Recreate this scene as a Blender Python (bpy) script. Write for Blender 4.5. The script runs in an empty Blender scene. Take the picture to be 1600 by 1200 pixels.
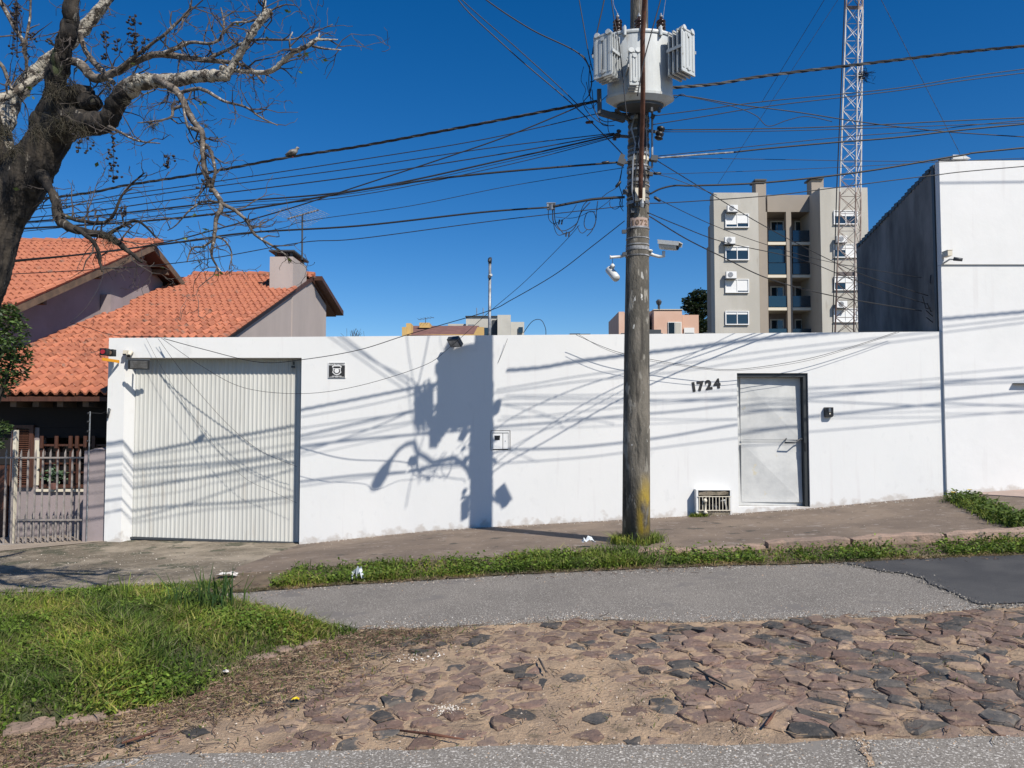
import bpy, math, random
import numpy as np
from mathutils import Vector, Matrix, noise as mnoise
random.seed(7); rng = np.random.default_rng(7)
S = bpy.context.scene
COL = S.collection
R = math.radians

# ------------------------------------------------------------------ camera
F = 1202.0; PITCH = R(2.75); CZ = 1.6
cd = bpy.data.cameras.new('camera'); cam = bpy.data.objects.new('camera', cd); COL.objects.link(cam)
cam.location = (0, 0, CZ); cam.rotation_euler = (R(90) + PITCH, 0, 0)
cd.sensor_fit = 'HORIZONTAL'; cd.sensor_width = 36; cd.lens = 36 * F / 1600
cd.clip_start = 0.05; cd.clip_end = 3000
S.camera = cam
# ------------------------------------------------------------------ light
TOSUN = Vector((0.78, -1.0, 1.26)).normalized()
ELEV = math.asin(TOSUN.z)
w = bpy.data.worlds.new('World'); S.world = w; w.use_nodes = True
nt = w.node_tree; nt.nodes.clear()
sky = nt.nodes.new('ShaderNodeTexSky'); sky.sky_type = 'NISHITA'; sky.sun_disc = False
sky.sun_elevation = ELEV; sky.sun_rotation = math.atan2(TOSUN.x, TOSUN.y)
sky.air_density = 0.9; sky.dust_density = 0.15; sky.ozone_density = 4.0; sky.altitude = 300
hs = nt.nodes.new('ShaderNodeHueSaturation'); hs.inputs['Saturation'].default_value = 1.36; hs.inputs['Hue'].default_value = .505
bg = nt.nodes.new('ShaderNodeBackground'); bg.inputs[1].default_value = 0.099
wo = nt.nodes.new('ShaderNodeOutputWorld')
nt.links.new(sky.outputs[0], hs.inputs['Color']); nt.links.new(hs.outputs[0], bg.inputs[0]); nt.links.new(bg.outputs[0], wo.inputs[0])
sl = bpy.data.lights.new('sun', 'SUN'); sl.energy = 5.0; sl.angle = R(0.48); sl.color = (1, 0.945, 0.86)
so = bpy.data.objects.new('sun', sl); COL.objects.link(so)
so.rotation_euler = TOSUN.to_track_quat('Z', 'Y').to_euler()
S.view_settings.view_transform = 'Standard'; S.view_settings.look = 'None'
S.view_settings.exposure = 0.16
S.cycles.diffuse_bounces = 1; S.cycles.max_bounces = 6; S.view_settings.gamma = 1; S.view_settings.use_curve_mapping = False

# ------------------------------------------------------------------ helpers
SP, CP = math.sin(PITCH), math.cos(PITCH)
def ray(px, py):
    u = (px - 800) / F; v = (600 - py) / F
    return Vector((u, CP - v * SP, SP + v * CP))
def P(px, py, Y):
    d = ray(px, py); return Vector((0, 0, CZ)) + d * (Y / d.y)
def pxof(p):
    v = Vector(p) - Vector((0, 0, CZ)); c = v.y * CP + v.z * SP
    return 800 + F * v.x / c, 600 - F * (-v.y * SP + v.z * CP) / c
def smooth(t): t = np.clip(t, 0, 1); return t * t * (3 - 2 * t)
WX = [-14, -8, -6.35, -3.3, -2.6, -1.2, 0, 3.5, 4.65, 6.75, 14]
WZ = [-.45, -.36, -.28, -.33, -.25, -.11, -.04, .15, .23, .43, .95]
def gz(x, y, bank=True):
    x = np.asarray(x, float); y = np.asarray(y, float); xc = np.clip(x, -14, 14)
    road = (.026 + np.clip(y - 3.8, -4, 8.5) * .004) * xc
    K = .047 * xc + np.interp(xc, [-4, -1], [0.0, .06])
    side = K + (np.interp(xc, WX, WZ) - K) * np.clip((y - 8.75) / 3.25, 0, 1)
    z = road + (side - road) * smooth((y - 8.2) / .5)
    if bank: z = z + bank_h(x, y)
    return z
BX = []
def bank_h(x, y):
    if not BX: return 0 * x
    d = np.interp(y, BX[0], BX[1]) - x
    return .10 * smooth(d / .55) * smooth((y - 3.9) / .25) * smooth((8.0 - y) / .8)
def G(px, py):
    d = ray(px, py); z = 0.0
    for _ in range(40):
        t = (z - CZ) / d.z; z = .5 * z + .5 * float(gz(d.x * t, d.y * t, False))
    t = (z - CZ) / d.z
    return Vector((d.x * t, d.y * t, z))

class MB:
    def __init__(s): s.v = []; s.f = []; s.m = []
    def add(s, vs, fs, mi=0):
        o = len(s.v); s.v += [tuple(p) for p in vs]; s.f += [tuple(i + o for i in q) for q in fs]; s.m += [mi] * len(fs); return s
    def box(s, x0, x1, y0, y1, z0, z1, mi=0):
        vs = [(x, y, z) for z in (z0, z1) for y in (y0, y1) for x in (x0, x1)]
        return s.add(vs, [(0, 2, 3, 1), (4, 5, 7, 6), (0, 1, 5, 4), (2, 6, 7, 3), (0, 4, 6, 2), (1, 3, 7, 5)], mi)
    def obox(s, c, sz, M=None, mi=0):
        M = M or Matrix.Identity(3); c = Vector(c)
        vs = [c + M @ Vector((sx * sz[0] / 2, sy * sz[1] / 2, q * sz[2] / 2)) for q in (-1, 1) for sy in (-1, 1) for sx in (-1, 1)]
        return s.add(vs, [(0, 2, 3, 1), (4, 5, 7, 6), (0, 1, 5, 4), (2, 6, 7, 3), (0, 4, 6, 2), (1, 3, 7, 5)], mi)
    def bar(s, a, b, w, h=None, mi=0, up=(0, 0, 1)):
        a = Vector(a); b = Vector(b); d = (b - a); L = d.length; d.normalize()
        x = d.cross(Vector(up));
        if x.length < 1e-4: x = Vector((1, 0, 0))
        x.normalize(); z = x.cross(d)
        M = Matrix((x, d, z)).transposed()
        return s.obox((a + b) / 2, (w, L, h or w), M, mi)
    def tube(s, pts, rs, n=8, caps=True, mi=0):
        pts = [Vector(p) for p in pts]
        if not isinstance(rs, (list, tuple)): rs = [rs] * len(pts)
        N = None; vs = []; fs = []
        for i, p in enumerate(pts):
            t = (pts[min(i + 1, len(pts) - 1)] - pts[max(i - 1, 0)])
            if t.length < 1e-9: t = Vector((0, 0, 1))
            t.normalize()
            if N is None:
                N = t.orthogonal().normalized()
            N = (N - t * N.dot(t))
            if N.length < 1e-6: N = t.orthogonal()
            N.normalize(); B = t.cross(N)
            for k in range(n):
                a = 2 * math.pi * k / n; vs.append(p + (N * math.cos(a) + B * math.sin(a)) * rs[i])
        for i in range(len(pts) - 1):
            for k in range(n):
                k2 = (k + 1) % n; fs.append((i * n + k, i * n + k2, (i + 1) * n + k2, (i + 1) * n + k))
        if caps: fs += [tuple(range(n - 1, -1, -1)), tuple((len(pts) - 1) * n + k for k in range(n))]
        return s.add(vs, fs, mi)
    def lathe(s, prof, c, n=24, sx=1, sy=1, mi=0):
        c = Vector(c); vs = [c + Vector((r * math.cos(2 * math.pi * k / n) * sx, r * math.sin(2 * math.pi * k / n) * sy, z)) for r, z in prof for k in range(n)]
        fs = [(i * n + k, i * n + (k + 1) % n, (i + 1) * n + (k + 1) % n, (i + 1) * n + k) for i in range(len(prof) - 1) for k in range(n)]
        fs += [tuple(range(n - 1, -1, -1)), tuple((len(prof) - 1) * n + k for k in range(n))]
        return s.add(vs, fs, mi)
    def prism(s, poly, a, b, ax='y', mi=0):
        n = len(poly)
        mk = {'y': lambda u, v, t: (u, t, v), 'x': lambda u, v, t: (t, u, v), 'z': lambda u, v, t: (u, v, t)}[ax]
        vs = [mk(u, v, a) for u, v in poly] + [mk(u, v, b) for u, v in poly]
        return s.add(vs, [tuple(range(n)), tuple(range(2 * n - 1, n - 1, -1))] + [(i, (i + 1) % n + 0, (i + 1) % n + n, i + n) for i in range(n)], mi)
    def build(s, name, mats, parent=None, sm=False, loc=None, fixn=False):
        me = bpy.data.meshes.new(name)
        if loc is None:
            if parent is not None: loc = parent.get('_b'); loc = Vector(loc) if loc is not None else Vector()
            else:
                a = np.array(s.v); loc = Vector(((a[:, 0].min() + a[:, 0].max()) / 2, (a[:, 1].min() + a[:, 1].max()) / 2, a[:, 2].min()))
        loc = Vector(loc)
        me.from_pydata([(p[0] - loc.x, p[1] - loc.y, p[2] - loc.z) for p in s.v], [], s.f)
        if not isinstance(mats, (list, tuple)): mats = [mats]
        for m in mats: me.materials.append(m)
        if len(mats) > 1: me.polygons.foreach_set('material_index', s.m)
        if sm: me.polygons.foreach_set('use_smooth', [True] * len(me.polygons))
        if fixn:
            import bmesh
            bm = bmesh.new(); bm.from_mesh(me); bmesh.ops.recalc_face_normals(bm, faces=bm.faces); bm.to_mesh(me); bm.free()
        me.update()
        o = bpy.data.objects.new(name, me); COL.objects.link(o)
        if parent is not None: o.parent = parent
        else: o.location = loc
        o['_b'] = tuple(loc)
        return o
def tag(o, label=None, cat=None, group=None, kind=None):
    for k, v in (('label', label), ('category', cat), ('group', group), ('kind', kind)):
        if v: o[k] = v
    return o
def thing(name, loc, label, cat, group=None):
    o = bpy.data.objects.new(name, None); COL.objects.link(o); o.location = loc; o['_b'] = tuple(loc); o.empty_display_size = .1
    return tag(o, label, cat, group)
def nparr(name, V, Fq, mats, kind=None, cols=None, parent=None, tri=False, mi=None):
    """V (n,3); Fq (m,k)"""
    me = bpy.data.meshes.new(name); V = np.asarray(V, np.float32); Fq = np.asarray(Fq, np.int32); k = Fq.shape[1]
    b = Vector(parent.get('_b')) if parent is not None else Vector()
    V = V - np.array(b, np.float32)
    me.vertices.add(len(V)); me.vertices.foreach_set('co', V.ravel())
    me.loops.add(Fq.size); me.loops.foreach_set('vertex_index', Fq.ravel())
    me.polygons.add(len(Fq)); me.polygons.foreach_set('loop_start', np.arange(0, Fq.size, k, dtype=np.int32)); me.polygons.foreach_set('loop_total', np.full(len(Fq), k, np.int32)); me.polygons.foreach_set('use_smooth', np.zeros(len(Fq), bool))
    if not isinstance(mats, (list, tuple)): mats = [mats]
    for m in mats: me.materials.append(m)
    if mi is not None: me.polygons.foreach_set('material_index', np.asarray(mi, np.int32))
    if cols is not None:
        a = me.color_attributes.new('tint', 'FLOAT_COLOR', 'POINT'); a.data.foreach_set('color', np.c_[cols, np.ones(len(cols))].astype(np.float32).ravel())
    me.update(calc_edges=True)
    o = bpy.data.objects.new(name, me); COL.objects.link(o); o['_b'] = tuple(b)
    if parent is not None: o.parent = parent
    if kind: o['kind'] = kind
    return o

# ------------------------------------------------------------------ materials
def mat(name, col, rough=.8, var=None, vs=4., vlo=.4, vhi=.6, bump=0., bs=30., metal=0., stretch=(1, 1, 1), spot=None, ss=20., sth=.62, rnd=0., coords='Object', tint=False, spec=.5, det=6, streak=None):
    m = bpy.data.materials.new(name); m.use_nodes = True; T = m.node_tree; N = T.nodes; L = T.links
    b = N['Principled BSDF']; b.inputs['Roughness'].default_value = rough; b.inputs['Metallic'].default_value = metal; b.inputs['Specular IOR Level'].default_value = spec
    tc = N.new('ShaderNodeTexCoord'); mp = N.new('ShaderNodeMapping'); mp.inputs['Scale'].default_value = stretch
    if coords == 'World':
        g = N.new('ShaderNodeNewGeometry'); L.new(g.outputs['Position'], mp.inputs['Vector'])
    else: L.new(tc.outputs[coords], mp.inputs['Vector'])
    cur = None
    def rgb(c): q = N.new('ShaderNodeRGB'); q.outputs[0].default_value = (*c, 1); return q.outputs[0]
    if tint:
        a = N.new('ShaderNodeAttribute'); a.attribute_name = 'tint'; cur = a.outputs['Color']
    else: cur = rgb(col)
    def noise(sc, d=det):
        n = N.new('ShaderNodeTexNoise'); n.inputs['Scale'].default_value = sc; n.inputs['Detail'].default_value = d; n.inputs['Roughness'].default_value = .62
        L.new(mp.outputs[0], n.inputs['Vector']); return n.outputs['Fac']
    def ramp(f, lo, hi):
        r = N.new('ShaderNodeMapRange'); r.inputs[1].default_value = lo; r.inputs[2].default_value = hi; L.new(f, r.inputs[0]); return r.outputs[0]
    def mix(f, a, c):
        x = N.new('ShaderNodeMix'); x.data_type = 'RGBA'; L.new(f, x.inputs[0]); L.new(a, x.inputs[6]); L.new(c, x.inputs[7]); return x.outputs[2]
    if var is not None: cur = mix(ramp(noise(vs), vlo, vhi), cur, rgb(var))
    if spot is not None:
        for k, (c, sc, th) in enumerate(spot if isinstance(spot, list) else [spot]):
            cur = mix(ramp(noise(sc, 4), th, th + .06), cur, rgb(c))
        if streak:
            c, sc, th, st3 = streak; m2 = N.new('ShaderNodeMapping'); m2.inputs['Scale'].default_value = st3; L.new(mp.inputs['Vector'].links[0].from_socket, m2.inputs['Vector']); n_ = N.new('ShaderNodeTexNoise'); n_.inputs['Scale'].default_value = sc; n_.inputs['Detail'].default_value = 5; L.new(m2.outputs[0], n_.inputs['Vector']); cur = mix(ramp(n_.outputs['Fac'], th, th + .12), cur, rgb(c))
    if rnd:
        oi = N.new('ShaderNodeObjectInfo'); h = N.new('ShaderNodeHueSaturation'); r = N.new('ShaderNodeMapRange'); r.inputs[3].default_value = 1 - rnd; r.inputs[4].default_value = 1 + rnd
        L.new(oi.outputs['Random'], r.inputs[0]); L.new(r.outputs[0], h.inputs['Value']); L.new(cur, h.inputs['Color']); cur = h.outputs[0]
    L.new(cur, b.inputs['Base Color'])
    if bump:
        bp = N.new('ShaderNodeBump'); bp.inputs['Strength'].default_value = bump; bp.inputs['Distance'].default_value = .02
        L.new(noise(bs, 8), bp.inputs['Height']); L.new(bp.outputs[0], b.inputs['Normal'])
    return m
def glass(name, col, rough=.05):
    m = mat(name, col, rough); m.node_tree.nodes['Principled BSDF'].inputs['Specular IOR Level'].default_value = .8; return m

M = {}
M['wall'] = mat('white_plaster', (.755, .75, .725), .85, (.715, .715, .695), .55, .38, .62, .10, 10, stretch=(1, 1, .6), streak=((.69, .68, .66), 3.0, .60, (3.0, 1, .25)), spot=[((.69, .685, .665), 2.0, .62), ((.71, .71, .69), 7, .60), ((.60, .59, .56), 9, .76)], coords='World')
M['wall_r'] = mat('white_plaster_building', streak=((.69, .68, .66), 2.6, .60, (3.0, 1, .25)), col=(.755, .75, .73), rough=.85, var=(.70, .70, .68), vs=1.3, vlo=.35, vhi=.7, bump=.14, bs=7, spot=[((.66, .66, .64), 5, .69)], coords='World')
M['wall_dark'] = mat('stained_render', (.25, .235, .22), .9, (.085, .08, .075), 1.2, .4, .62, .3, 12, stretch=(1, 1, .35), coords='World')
M['white'] = mat('white_paint', (.78, .78, .76), .45, (.70, .70, .68), 6, .4, .7)
M['garage'] = mat('garage_paint', (.60, .595, .55), rough=.5, var=(.52, .515, .475), vs=1.6, vlo=.35, vhi=.7, bump=.05, bs=20, streak=((.50, .48, .43), 4, .60, (2, 1, .25)), stretch=(3, 3, .5), coords='World', spot=((.50, .45, .36), 16, .78))
M['door'] = mat('door_paint', (.60, .60, .575), .55, (.50, .505, .49), 3.0, .4, .6, .1, 18, coords='World', spot=((.58, .53, .40), 4, .64))
M['frame_dark'] = mat('frame_dark', (.028, .032, .034), .5)
M['black'] = mat('black_plastic', (.012, .012, .013), .45)
M['blacktxt'] = mat('black_paint', (.02, .02, .02), .6)
M['cable'] = mat('cable', (.014, .014, .016), .55)
M['cable_grey'] = mat('cable_grey', (.09, .09, .09), .5, (.02, .02, .02), 8, .45, .55)
M['alu'] = mat('cable_bright', (.34, .34, .34), .5, (.12, .12, .12), 10)
M['steel'] = mat('galvanised_steel', (.34, .35, .36), .45, (.2, .2, .2), 12, metal=.5)
M['steel_dark'] = mat('dark_steel', (.05, .055, .06), .5)
M['rust'] = mat('rusty_pipe', (.075, .03, .018), .7, (.14, .055, .03), 9, .4, .6, .2, 40)
M['concrete_pole'] = None
M['trafo'] = mat('transformer_paint', streak=((.36, .34, .30), 7, .60, (2.5, 2.5, .25)), col=(.53, .55, .54), rough=.45, var=(.45, .47, .46), vs=5, vlo=.4, vhi=.65, bump=.05, bs=15, stretch=(1, 1, .4), spot=[((.33, .31, .27), 11, .66), ((.20, .11, .07), 17, .74)])
M['porcelain'] = mat('brown_porcelain', (.03, .014, .01), .2)
M['cam_white'] = mat('camera_white', (.62, .62, .59), .4, (.45, .44, .4), 18, .5, .7)
M['lens'] = glass('lens', (.01, .01, .012))
M['asphalt'] = mat('worn_asphalt', (.19, .168, .143), .95, (.145, .128, .11), 1.1, .35, .65, .2, 60, coords='World', spot=[((.44, .41, .36), 95, .55), ((.06, .055, .05), 110, .575), ((.58, .55, .5), 60, .66), ((.16, .145, .13), 1.7, .60)])
M['asphalt_near'] = mat('worn_asphalt_near', (.225, .20, .168), .95, (.18, .16, .135), 1.1, .35, .65, .25, 60, coords='World', spot=[((.58, .54, .48), 75, .55), ((.08, .073, .065), 90, .575), ((.70, .66, .6), 50, .66), ((.21, .19, .165), 1.9, .60)])
M['asphalt_new'] = mat('dark_asphalt', (.042, .042, .045), .9, (.065, .064, .064), 2, .4, .6, .5, 120, coords='World', spot=((.12, .12, .12), 90, .66))
M['sand'] = mat('sand', (.44, .31, .195), .95, (.28, .20, .135), 3.2, .38, .62, .9, 45, coords='World', spot=[((.19, .14, .09), 5, .59), ((.54, .42, .3), 45, .62), ((.12, .09, .065), 26, .64)])
M['soil'] = mat('soil', (.11, .08, .05), .95, (.17, .125, .08), 6, .4, .6, .6, 50, coords='World', spot=((.07, .075, .03), 12, .58))
M['bank'] = mat('bank_soil', (.06, .055, .025), .95, (.045, .06, .018), 6, .4, .6, .6, 50, coords='World')
M['walk'] = mat('pavement_concrete', (.215, .162, .118), .92, (.145, .108, .08), 1.1, .38, .6, .5, 60, coords='World', spot=[((.26, .215, .18), 7, .60), ((.07, .058, .045), 3, .62), ((.30, .26, .22), 40, .66)])
M['drive'] = mat('driveway_concrete', (.30, .25, .185), .92, (.15, .122, .085), 1.6, .38, .58, .7, 40, coords='World', spot=[((.085, .08, .05), 2.3, .55), ((.48, .43, .36), 30, .62), ((.07, .06, .05), 14, .64)])
M['path'] = mat('beige_path', (.34, .28, .22), .9, (.28, .23, .18), 3, coords='World', bump=.2)
M['pink'] = mat('pink_paving', (.42, .31, .26), .85, (.36, .27, .225), 3, coords='World', bump=.2, spot=((.26, .2, .16), 5, .66))
M['kerb'] = mat('pink_granite', (.34, .235, .175), .9, (.24, .175, .135), 5, .4, .6, .7, 40, rnd=.12, spot=((.14, .12, .09), 9, .6))
M['lime'] = mat('white_lime', (.72, .70, .66), .9, (.55, .5, .45), 20)
M['stone_d'] = mat('basalt_dark', (.052, .050, .048), .85, (.11, .095, .08), 9, .4, .6, .6, 35, rnd=.35, spot=[((.24, .17, .115), 6, .56), ((.30, .22, .15), 30, .62)])
M['stone_r'] = mat('basalt_red', (.19, .12, .09), .85, (.135, .095, .078), 9, .4, .65, .6, 35, rnd=.25, spot=[((.29, .2, .13), 6, .54), ((.33, .24, .16), 30, .62)])
M['stone_t'] = mat('basalt_tan', (.24, .165, .12), .85, (.17, .125, .1), 9, .4, .65, .6, 35, rnd=.2, spot=[((.33, .23, .15), 6, .52), ((.12, .10, .09), 22, .62)])
M['stone_side'] = M['soil']
M['tile'] = mat('terracotta', (.45, .162, .086), .9, (.37, .125, .07), 4, .4, .62, .2, 30, rnd=.2, coords='World', spot=[((.24, .12, .08), 2.4, .60), ((.56, .28, .19), 14, .66), ((.15, .09, .065), 9, .68)])
M['tile_far'] = mat('brown_tile', (.20, .10, .08), .9, (.15, .07, .06), 3)
M['lilac'] = mat('lilac_wall', (.33, .275, .275), .9, (.285, .24, .235), 1.5, coords='World', bump=.15)
M['beigewall'] = mat('beige_wall', (.44, .375, .34), .9, (.39, .335, .305), 1.2, .35, .65, .12, 12, stretch=(1, 1, .4), coords='World')
M['wood_dark'] = mat('dark_wood', (.055, .022, .013), .55, (.09, .035, .02), 6, stretch=(6, 6, .6))
M['wood_light'] = mat('verge_board', (.17, .11, .07), .8, (.11, .075, .05), 6, .4, .6)
M['cream'] = mat('cream_trim', (.66, .60, .48), .7)
M['room_shade_dark'] = mat('dark_interior_eave_shade', (.012, .010, .010), .9)  # near-black, also painted where the eave shades the house wall
M['bars'] = mat('fence_paint', (.34, .30, .27), .6, (.25, .22, .2), 8)
M['apt'] = mat('apartment_beige', (.49, .465, .41), .9, (.43, .405, .35), .5, .4, .6, stretch=(1, 1, .25), coords='World', spot=((.40, .37, .32), 1.2, .62))
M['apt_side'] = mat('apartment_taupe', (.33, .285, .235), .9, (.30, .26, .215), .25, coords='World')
M['apt_glass'] = glass('apartment_glass', (.015, .03, .045), .08)
M['apt_rail'] = glass('balcony_glass', (.012, .035, .055), .12)
M['shutter'] = mat('shutter_white', (.76, .76, .74), .6)
M['pinkwall'] = mat('peach_render', (.62, .40, .30), .9, (.66, .46, .36), .4, .4, .6, coords='World')
M['yellow'] = mat('yellow_render', (.60, .40, .15), .9, (.52, .34, .13), .4, coords='World')
M['greywhite'] = mat('grey_white_render', (.52, .50, .44), .9, (.45, .43, .38), .3, coords='World')
M['tower_w'] = mat('tower_white', (.62, .60, .57), .6, (.45, .40, .36), 2, .45, .65)
M['tower_r'] = mat('tower_rust', (.44, .38, .34), .8, (.20, .13, .10), 1.2, .4, .6)
M['tower_d'] = mat('tower_dark', (.055, .04, .038), .8, (.12, .07, .055), 2, .4, .6)
M['orange'] = mat('orange_paint', (.75, .33, .02), .5)
M['red'] = mat('red_lens', (.35, .02, .03), .3)
M['bark'] = mat('bark', (.05, .04, .03), .95, (.010, .008, .007), 13, .40, .54, 1.0, 24, stretch=(1, 1, .28), coords='World', spot=[((.20, .18, .15), 18, .64), ((.045, .055, .022), 5, .64)])
M['bark_w'] = mat('lichen_bark', (.42, .38, .31), .95, (.085, .068, .053), 17, .49, .57, 1.0, 40, coords='World', spot=((.035, .03, .025), 30, .57))
M['bark_m'] = mat('branch_bark', (.19, .16, .13), .95, (.055, .045, .038), 14, .42, .58, .6, 50, coords='World', spot=((.46, .42, .36), 24, .60))
M['twig'] = mat('twig_bark', (.05, .04, .035), .9, (.12, .10, .085), 12, .45, .65, coords='World')
M['pod'] = mat('seed_pod', (.018, .013, .012), .7)
M['moss'] = mat('air_plant', (.055, .045, .03), .95, (.03, .028, .016), 20)
M['leaf'] = mat('leaf', (.05, .09, .02), .5, tint=True)
M['leaf'].node_tree.nodes['Principled BSDF'].inputs['Transmission Weight'].default_value = 0
M['grass'] = mat('grass', (.07, .12, .02), .6, tint=True, spec=.25)
M['litter'] = mat('dry_twigs', (.10, .06, .04), .9, tint=True)
M['plastic'] = mat('plastic_litter', (.62, .66, .68), .35)
M['gravel'] = mat('gravel', (.4, .35, .3), .9, tint=True)
M['feather'] = mat('feather_grey', (.12, .11, .10), .8, (.26, .24, .21), 30, .45, .6)
M['yellowflower'] = mat('yellow_petal', (.75, .55, .02), .6)
M['plant'] = mat('houseplant', (.12, .19, .10), .6)
# transmission-like backlight for leaves/grass
for k in ('grass', 'leaf'):
    T = M[k].node_tree; b = T.nodes['Principled BSDF']; out = T.nodes['Material Output']; tr = T.nodes.new('ShaderNodeBsdfTranslucent'); mx = T.nodes.new('ShaderNodeMixShader'); mx.inputs[0].default_value = .3
    src = b.inputs['Base Color'].links[0].from_socket; T.links.new(src, tr.inputs[0]); T.links.new(b.outputs[0], mx.inputs[1]); T.links.new(tr.outputs[0], mx.inputs[2]); T.links.new(mx.outputs[0], out.inputs[0])
# concrete pole: concrete with worn yellow paint low down and white paint flecks
m = mat('pole_concrete', (.175, .155, .125), .9, (.085, .077, .062), 5, .40, .58, .8, 45, stretch=(1, 1, .3), coords='World', streak=((.045, .04, .033), 5, .56, (2.5, 2.5, .3)), spot=[((.27, .25, .21), 12, .58), ((.04, .04, .035), 7, .64)])
T = m.node_tree; N = T.nodes; L = T.links; b = N['Principled BSDF']; src = b.inputs['Base Color'].links[0].from_socket
g = N.new('ShaderNodeNewGeometry'); sx = N.new('ShaderNodeSeparateXYZ'); L.new(g.outputs['Position'], sx.inputs[0])
def mr(f, a, b_, c=0, d=1):
    r = N.new('ShaderNodeMapRange'); r.inputs[1].default_value = a; r.inputs[2].default_value = b_; r.inputs[3].default_value = c; r.inputs[4].default_value = d; L.new(f, r.inputs[0]); return r.outputs[0]
def mth(op, a, c):
    r = N.new('ShaderNodeMath'); r.operation = op; L.new(a, r.inputs[0]); L.new(c, r.inputs[1]); return r.outputs[0]
n1 = N.new('ShaderNodeTexNoise'); n1.inputs['Scale'].default_value = 5; n1.inputs['Detail'].default_value = 6; mp = N.new('ShaderNodeMapping'); mp.inputs['Scale'].default_value = (1, 1, .5); L.new(g.outputs['Position'], mp.inputs[0]); L.new(mp.outputs[0], n1.inputs['Vector'])
fz = mr(sx.outputs['Z'], 1.0, .6); fx = mr(sx.outputs['X'], 1.47, 1.55); fz2 = mr(sx.outputs['Z'], .17, .3)
ff = mth('MULTIPLY', mth('MULTIPLY', mth('MULTIPLY', fz, fx), mr(n1.outputs['Fac'], .33, .52)), fz2)
rg = N.new('ShaderNodeRGB'); rg.outputs[0].default_value = (.56, .38, .03, 1)
mx = N.new('ShaderNodeMix'); mx.data_type = 'RGBA'; L.new(ff, mx.inputs[0]); L.new(src, mx.inputs[6]); L.new(rg.outputs[0], mx.inputs[7])
n2 = N.new('ShaderNodeTexNoise'); n2.inputs['Scale'].default_value = 13; n2.inputs['Detail'].default_value = 3; L.new(mp.outputs[0], n2.inputs['Vector'])
f2 = mth('MULTIPLY', mr(n2.outputs['Fac'], .695, .72), mth('MULTIPLY', mr(sx.outputs['Z'], .4, 1.2), mr(sx.outputs['Z'], 3.7, 3.2)))
wh = N.new('ShaderNodeRGB'); wh.outputs[0].default_value = (.55, .54, .5, 1); mx2 = N.new('ShaderNodeMix'); mx2.data_type = 'RGBA'; L.new(f2, mx2.inputs[0]); L.new(mx.outputs[2], mx2.inputs[6]); L.new(wh.outputs[0], mx2.inputs[7]); L.new(mx2.outputs[2], b.inputs['Base Color'])
M['concrete_pole'] = m
# soiling where the white wall meets the ground
def soil_base(mt):
    T = mt.node_tree; N = T.nodes; L = T.links; b = N['Principled BSDF']; src = b.inputs['Base Color'].links[0].from_socket
    g = N.new('ShaderNodeNewGeometry'); s_ = N.new('ShaderNodeSeparateXYZ'); L.new(g.outputs['Position'], s_.inputs[0])
    cv = N.new('ShaderNodeFloatCurve'); c = cv.mapping.curves[0]
    xs = [(x + 14) / 28 for x in WX]; zs = [z + 1 for z in WZ]
    c.points[0].location = (0, zs[0] / 2); c.points[1].location = (1, zs[-1] / 2)
    for a, z in list(zip(xs, zs))[1:-1]: c.points.new(a, z / 2)
    for p in c.points: p.handle_type = 'VECTOR'
    cv.mapping.update()
    def ma(op, a, v):
        r = N.new('ShaderNodeMath'); r.operation = op
        if hasattr(a, 'links'): L.new(a, r.inputs[0])
        if hasattr(v, 'links'): L.new(v, r.inputs[1])
        else: r.inputs[1].default_value = v
        return r.outputs[0]
    L.new(ma('DIVIDE', ma('ADD', s_.outputs['X'], 14), 28), cv.inputs['Value'])
    gzn = ma('SUBTRACT', ma('MULTIPLY', cv.outputs[0], 2), 1)
    h = ma('SUBTRACT', s_.outputs['Z'], gzn)
    nn = N.new('ShaderNodeTexNoise'); nn.inputs['Scale'].default_value = 6; nn.inputs['Detail'].default_value = 8; L.new(g.outputs['Position'], nn.inputs['Vector'])
    h2 = ma('SUBTRACT', h, ma('MULTIPLY', ma('SUBTRACT', nn.outputs['Fac'], .42), .55))
    r = N.new('ShaderNodeMapRange'); r.inputs[1].default_value = .05; r.inputs[2].default_value = -.03; L.new(h2, r.inputs[0])
    f = ma('MULTIPLY', r.outputs[0], .55)
    c2 = N.new('ShaderNodeRGB'); c2.outputs[0].default_value = (.42, .36, .30, 1)
    x = N.new('ShaderNodeMix'); x.data_type = 'RGBA'; L.new(f, x.inputs[0]); L.new(src, x.inputs[6]); L.new(c2.outputs[0], x.inputs[7]); L.new(x.outputs[2], b.inputs['Base Color'])
soil_base(M['wall']); soil_base(M['wall_r'])

# ------------------------------------------------------------------ bank outline
bk = [G(*p) for p in [(-60, 1168), (0, 1150), (90, 1132), (170, 1120), (270, 1092), (350, 1058), (390, 1034), (430, 1022), (500, 1003), (545, 990)]]
bt = [G(*p) for p in [(470, 975), (425, 962), (395, 948), (340, 938), (200, 930)]]
ys = [p.y for p in bk + bt]; xs = [p.x for p in bk + bt]
o_ = np.argsort(ys); BX = [np.array(ys)[o_], np.array(xs)[o_]]
KX = BX[1].copy(); KY = BX[0].copy()

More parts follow.
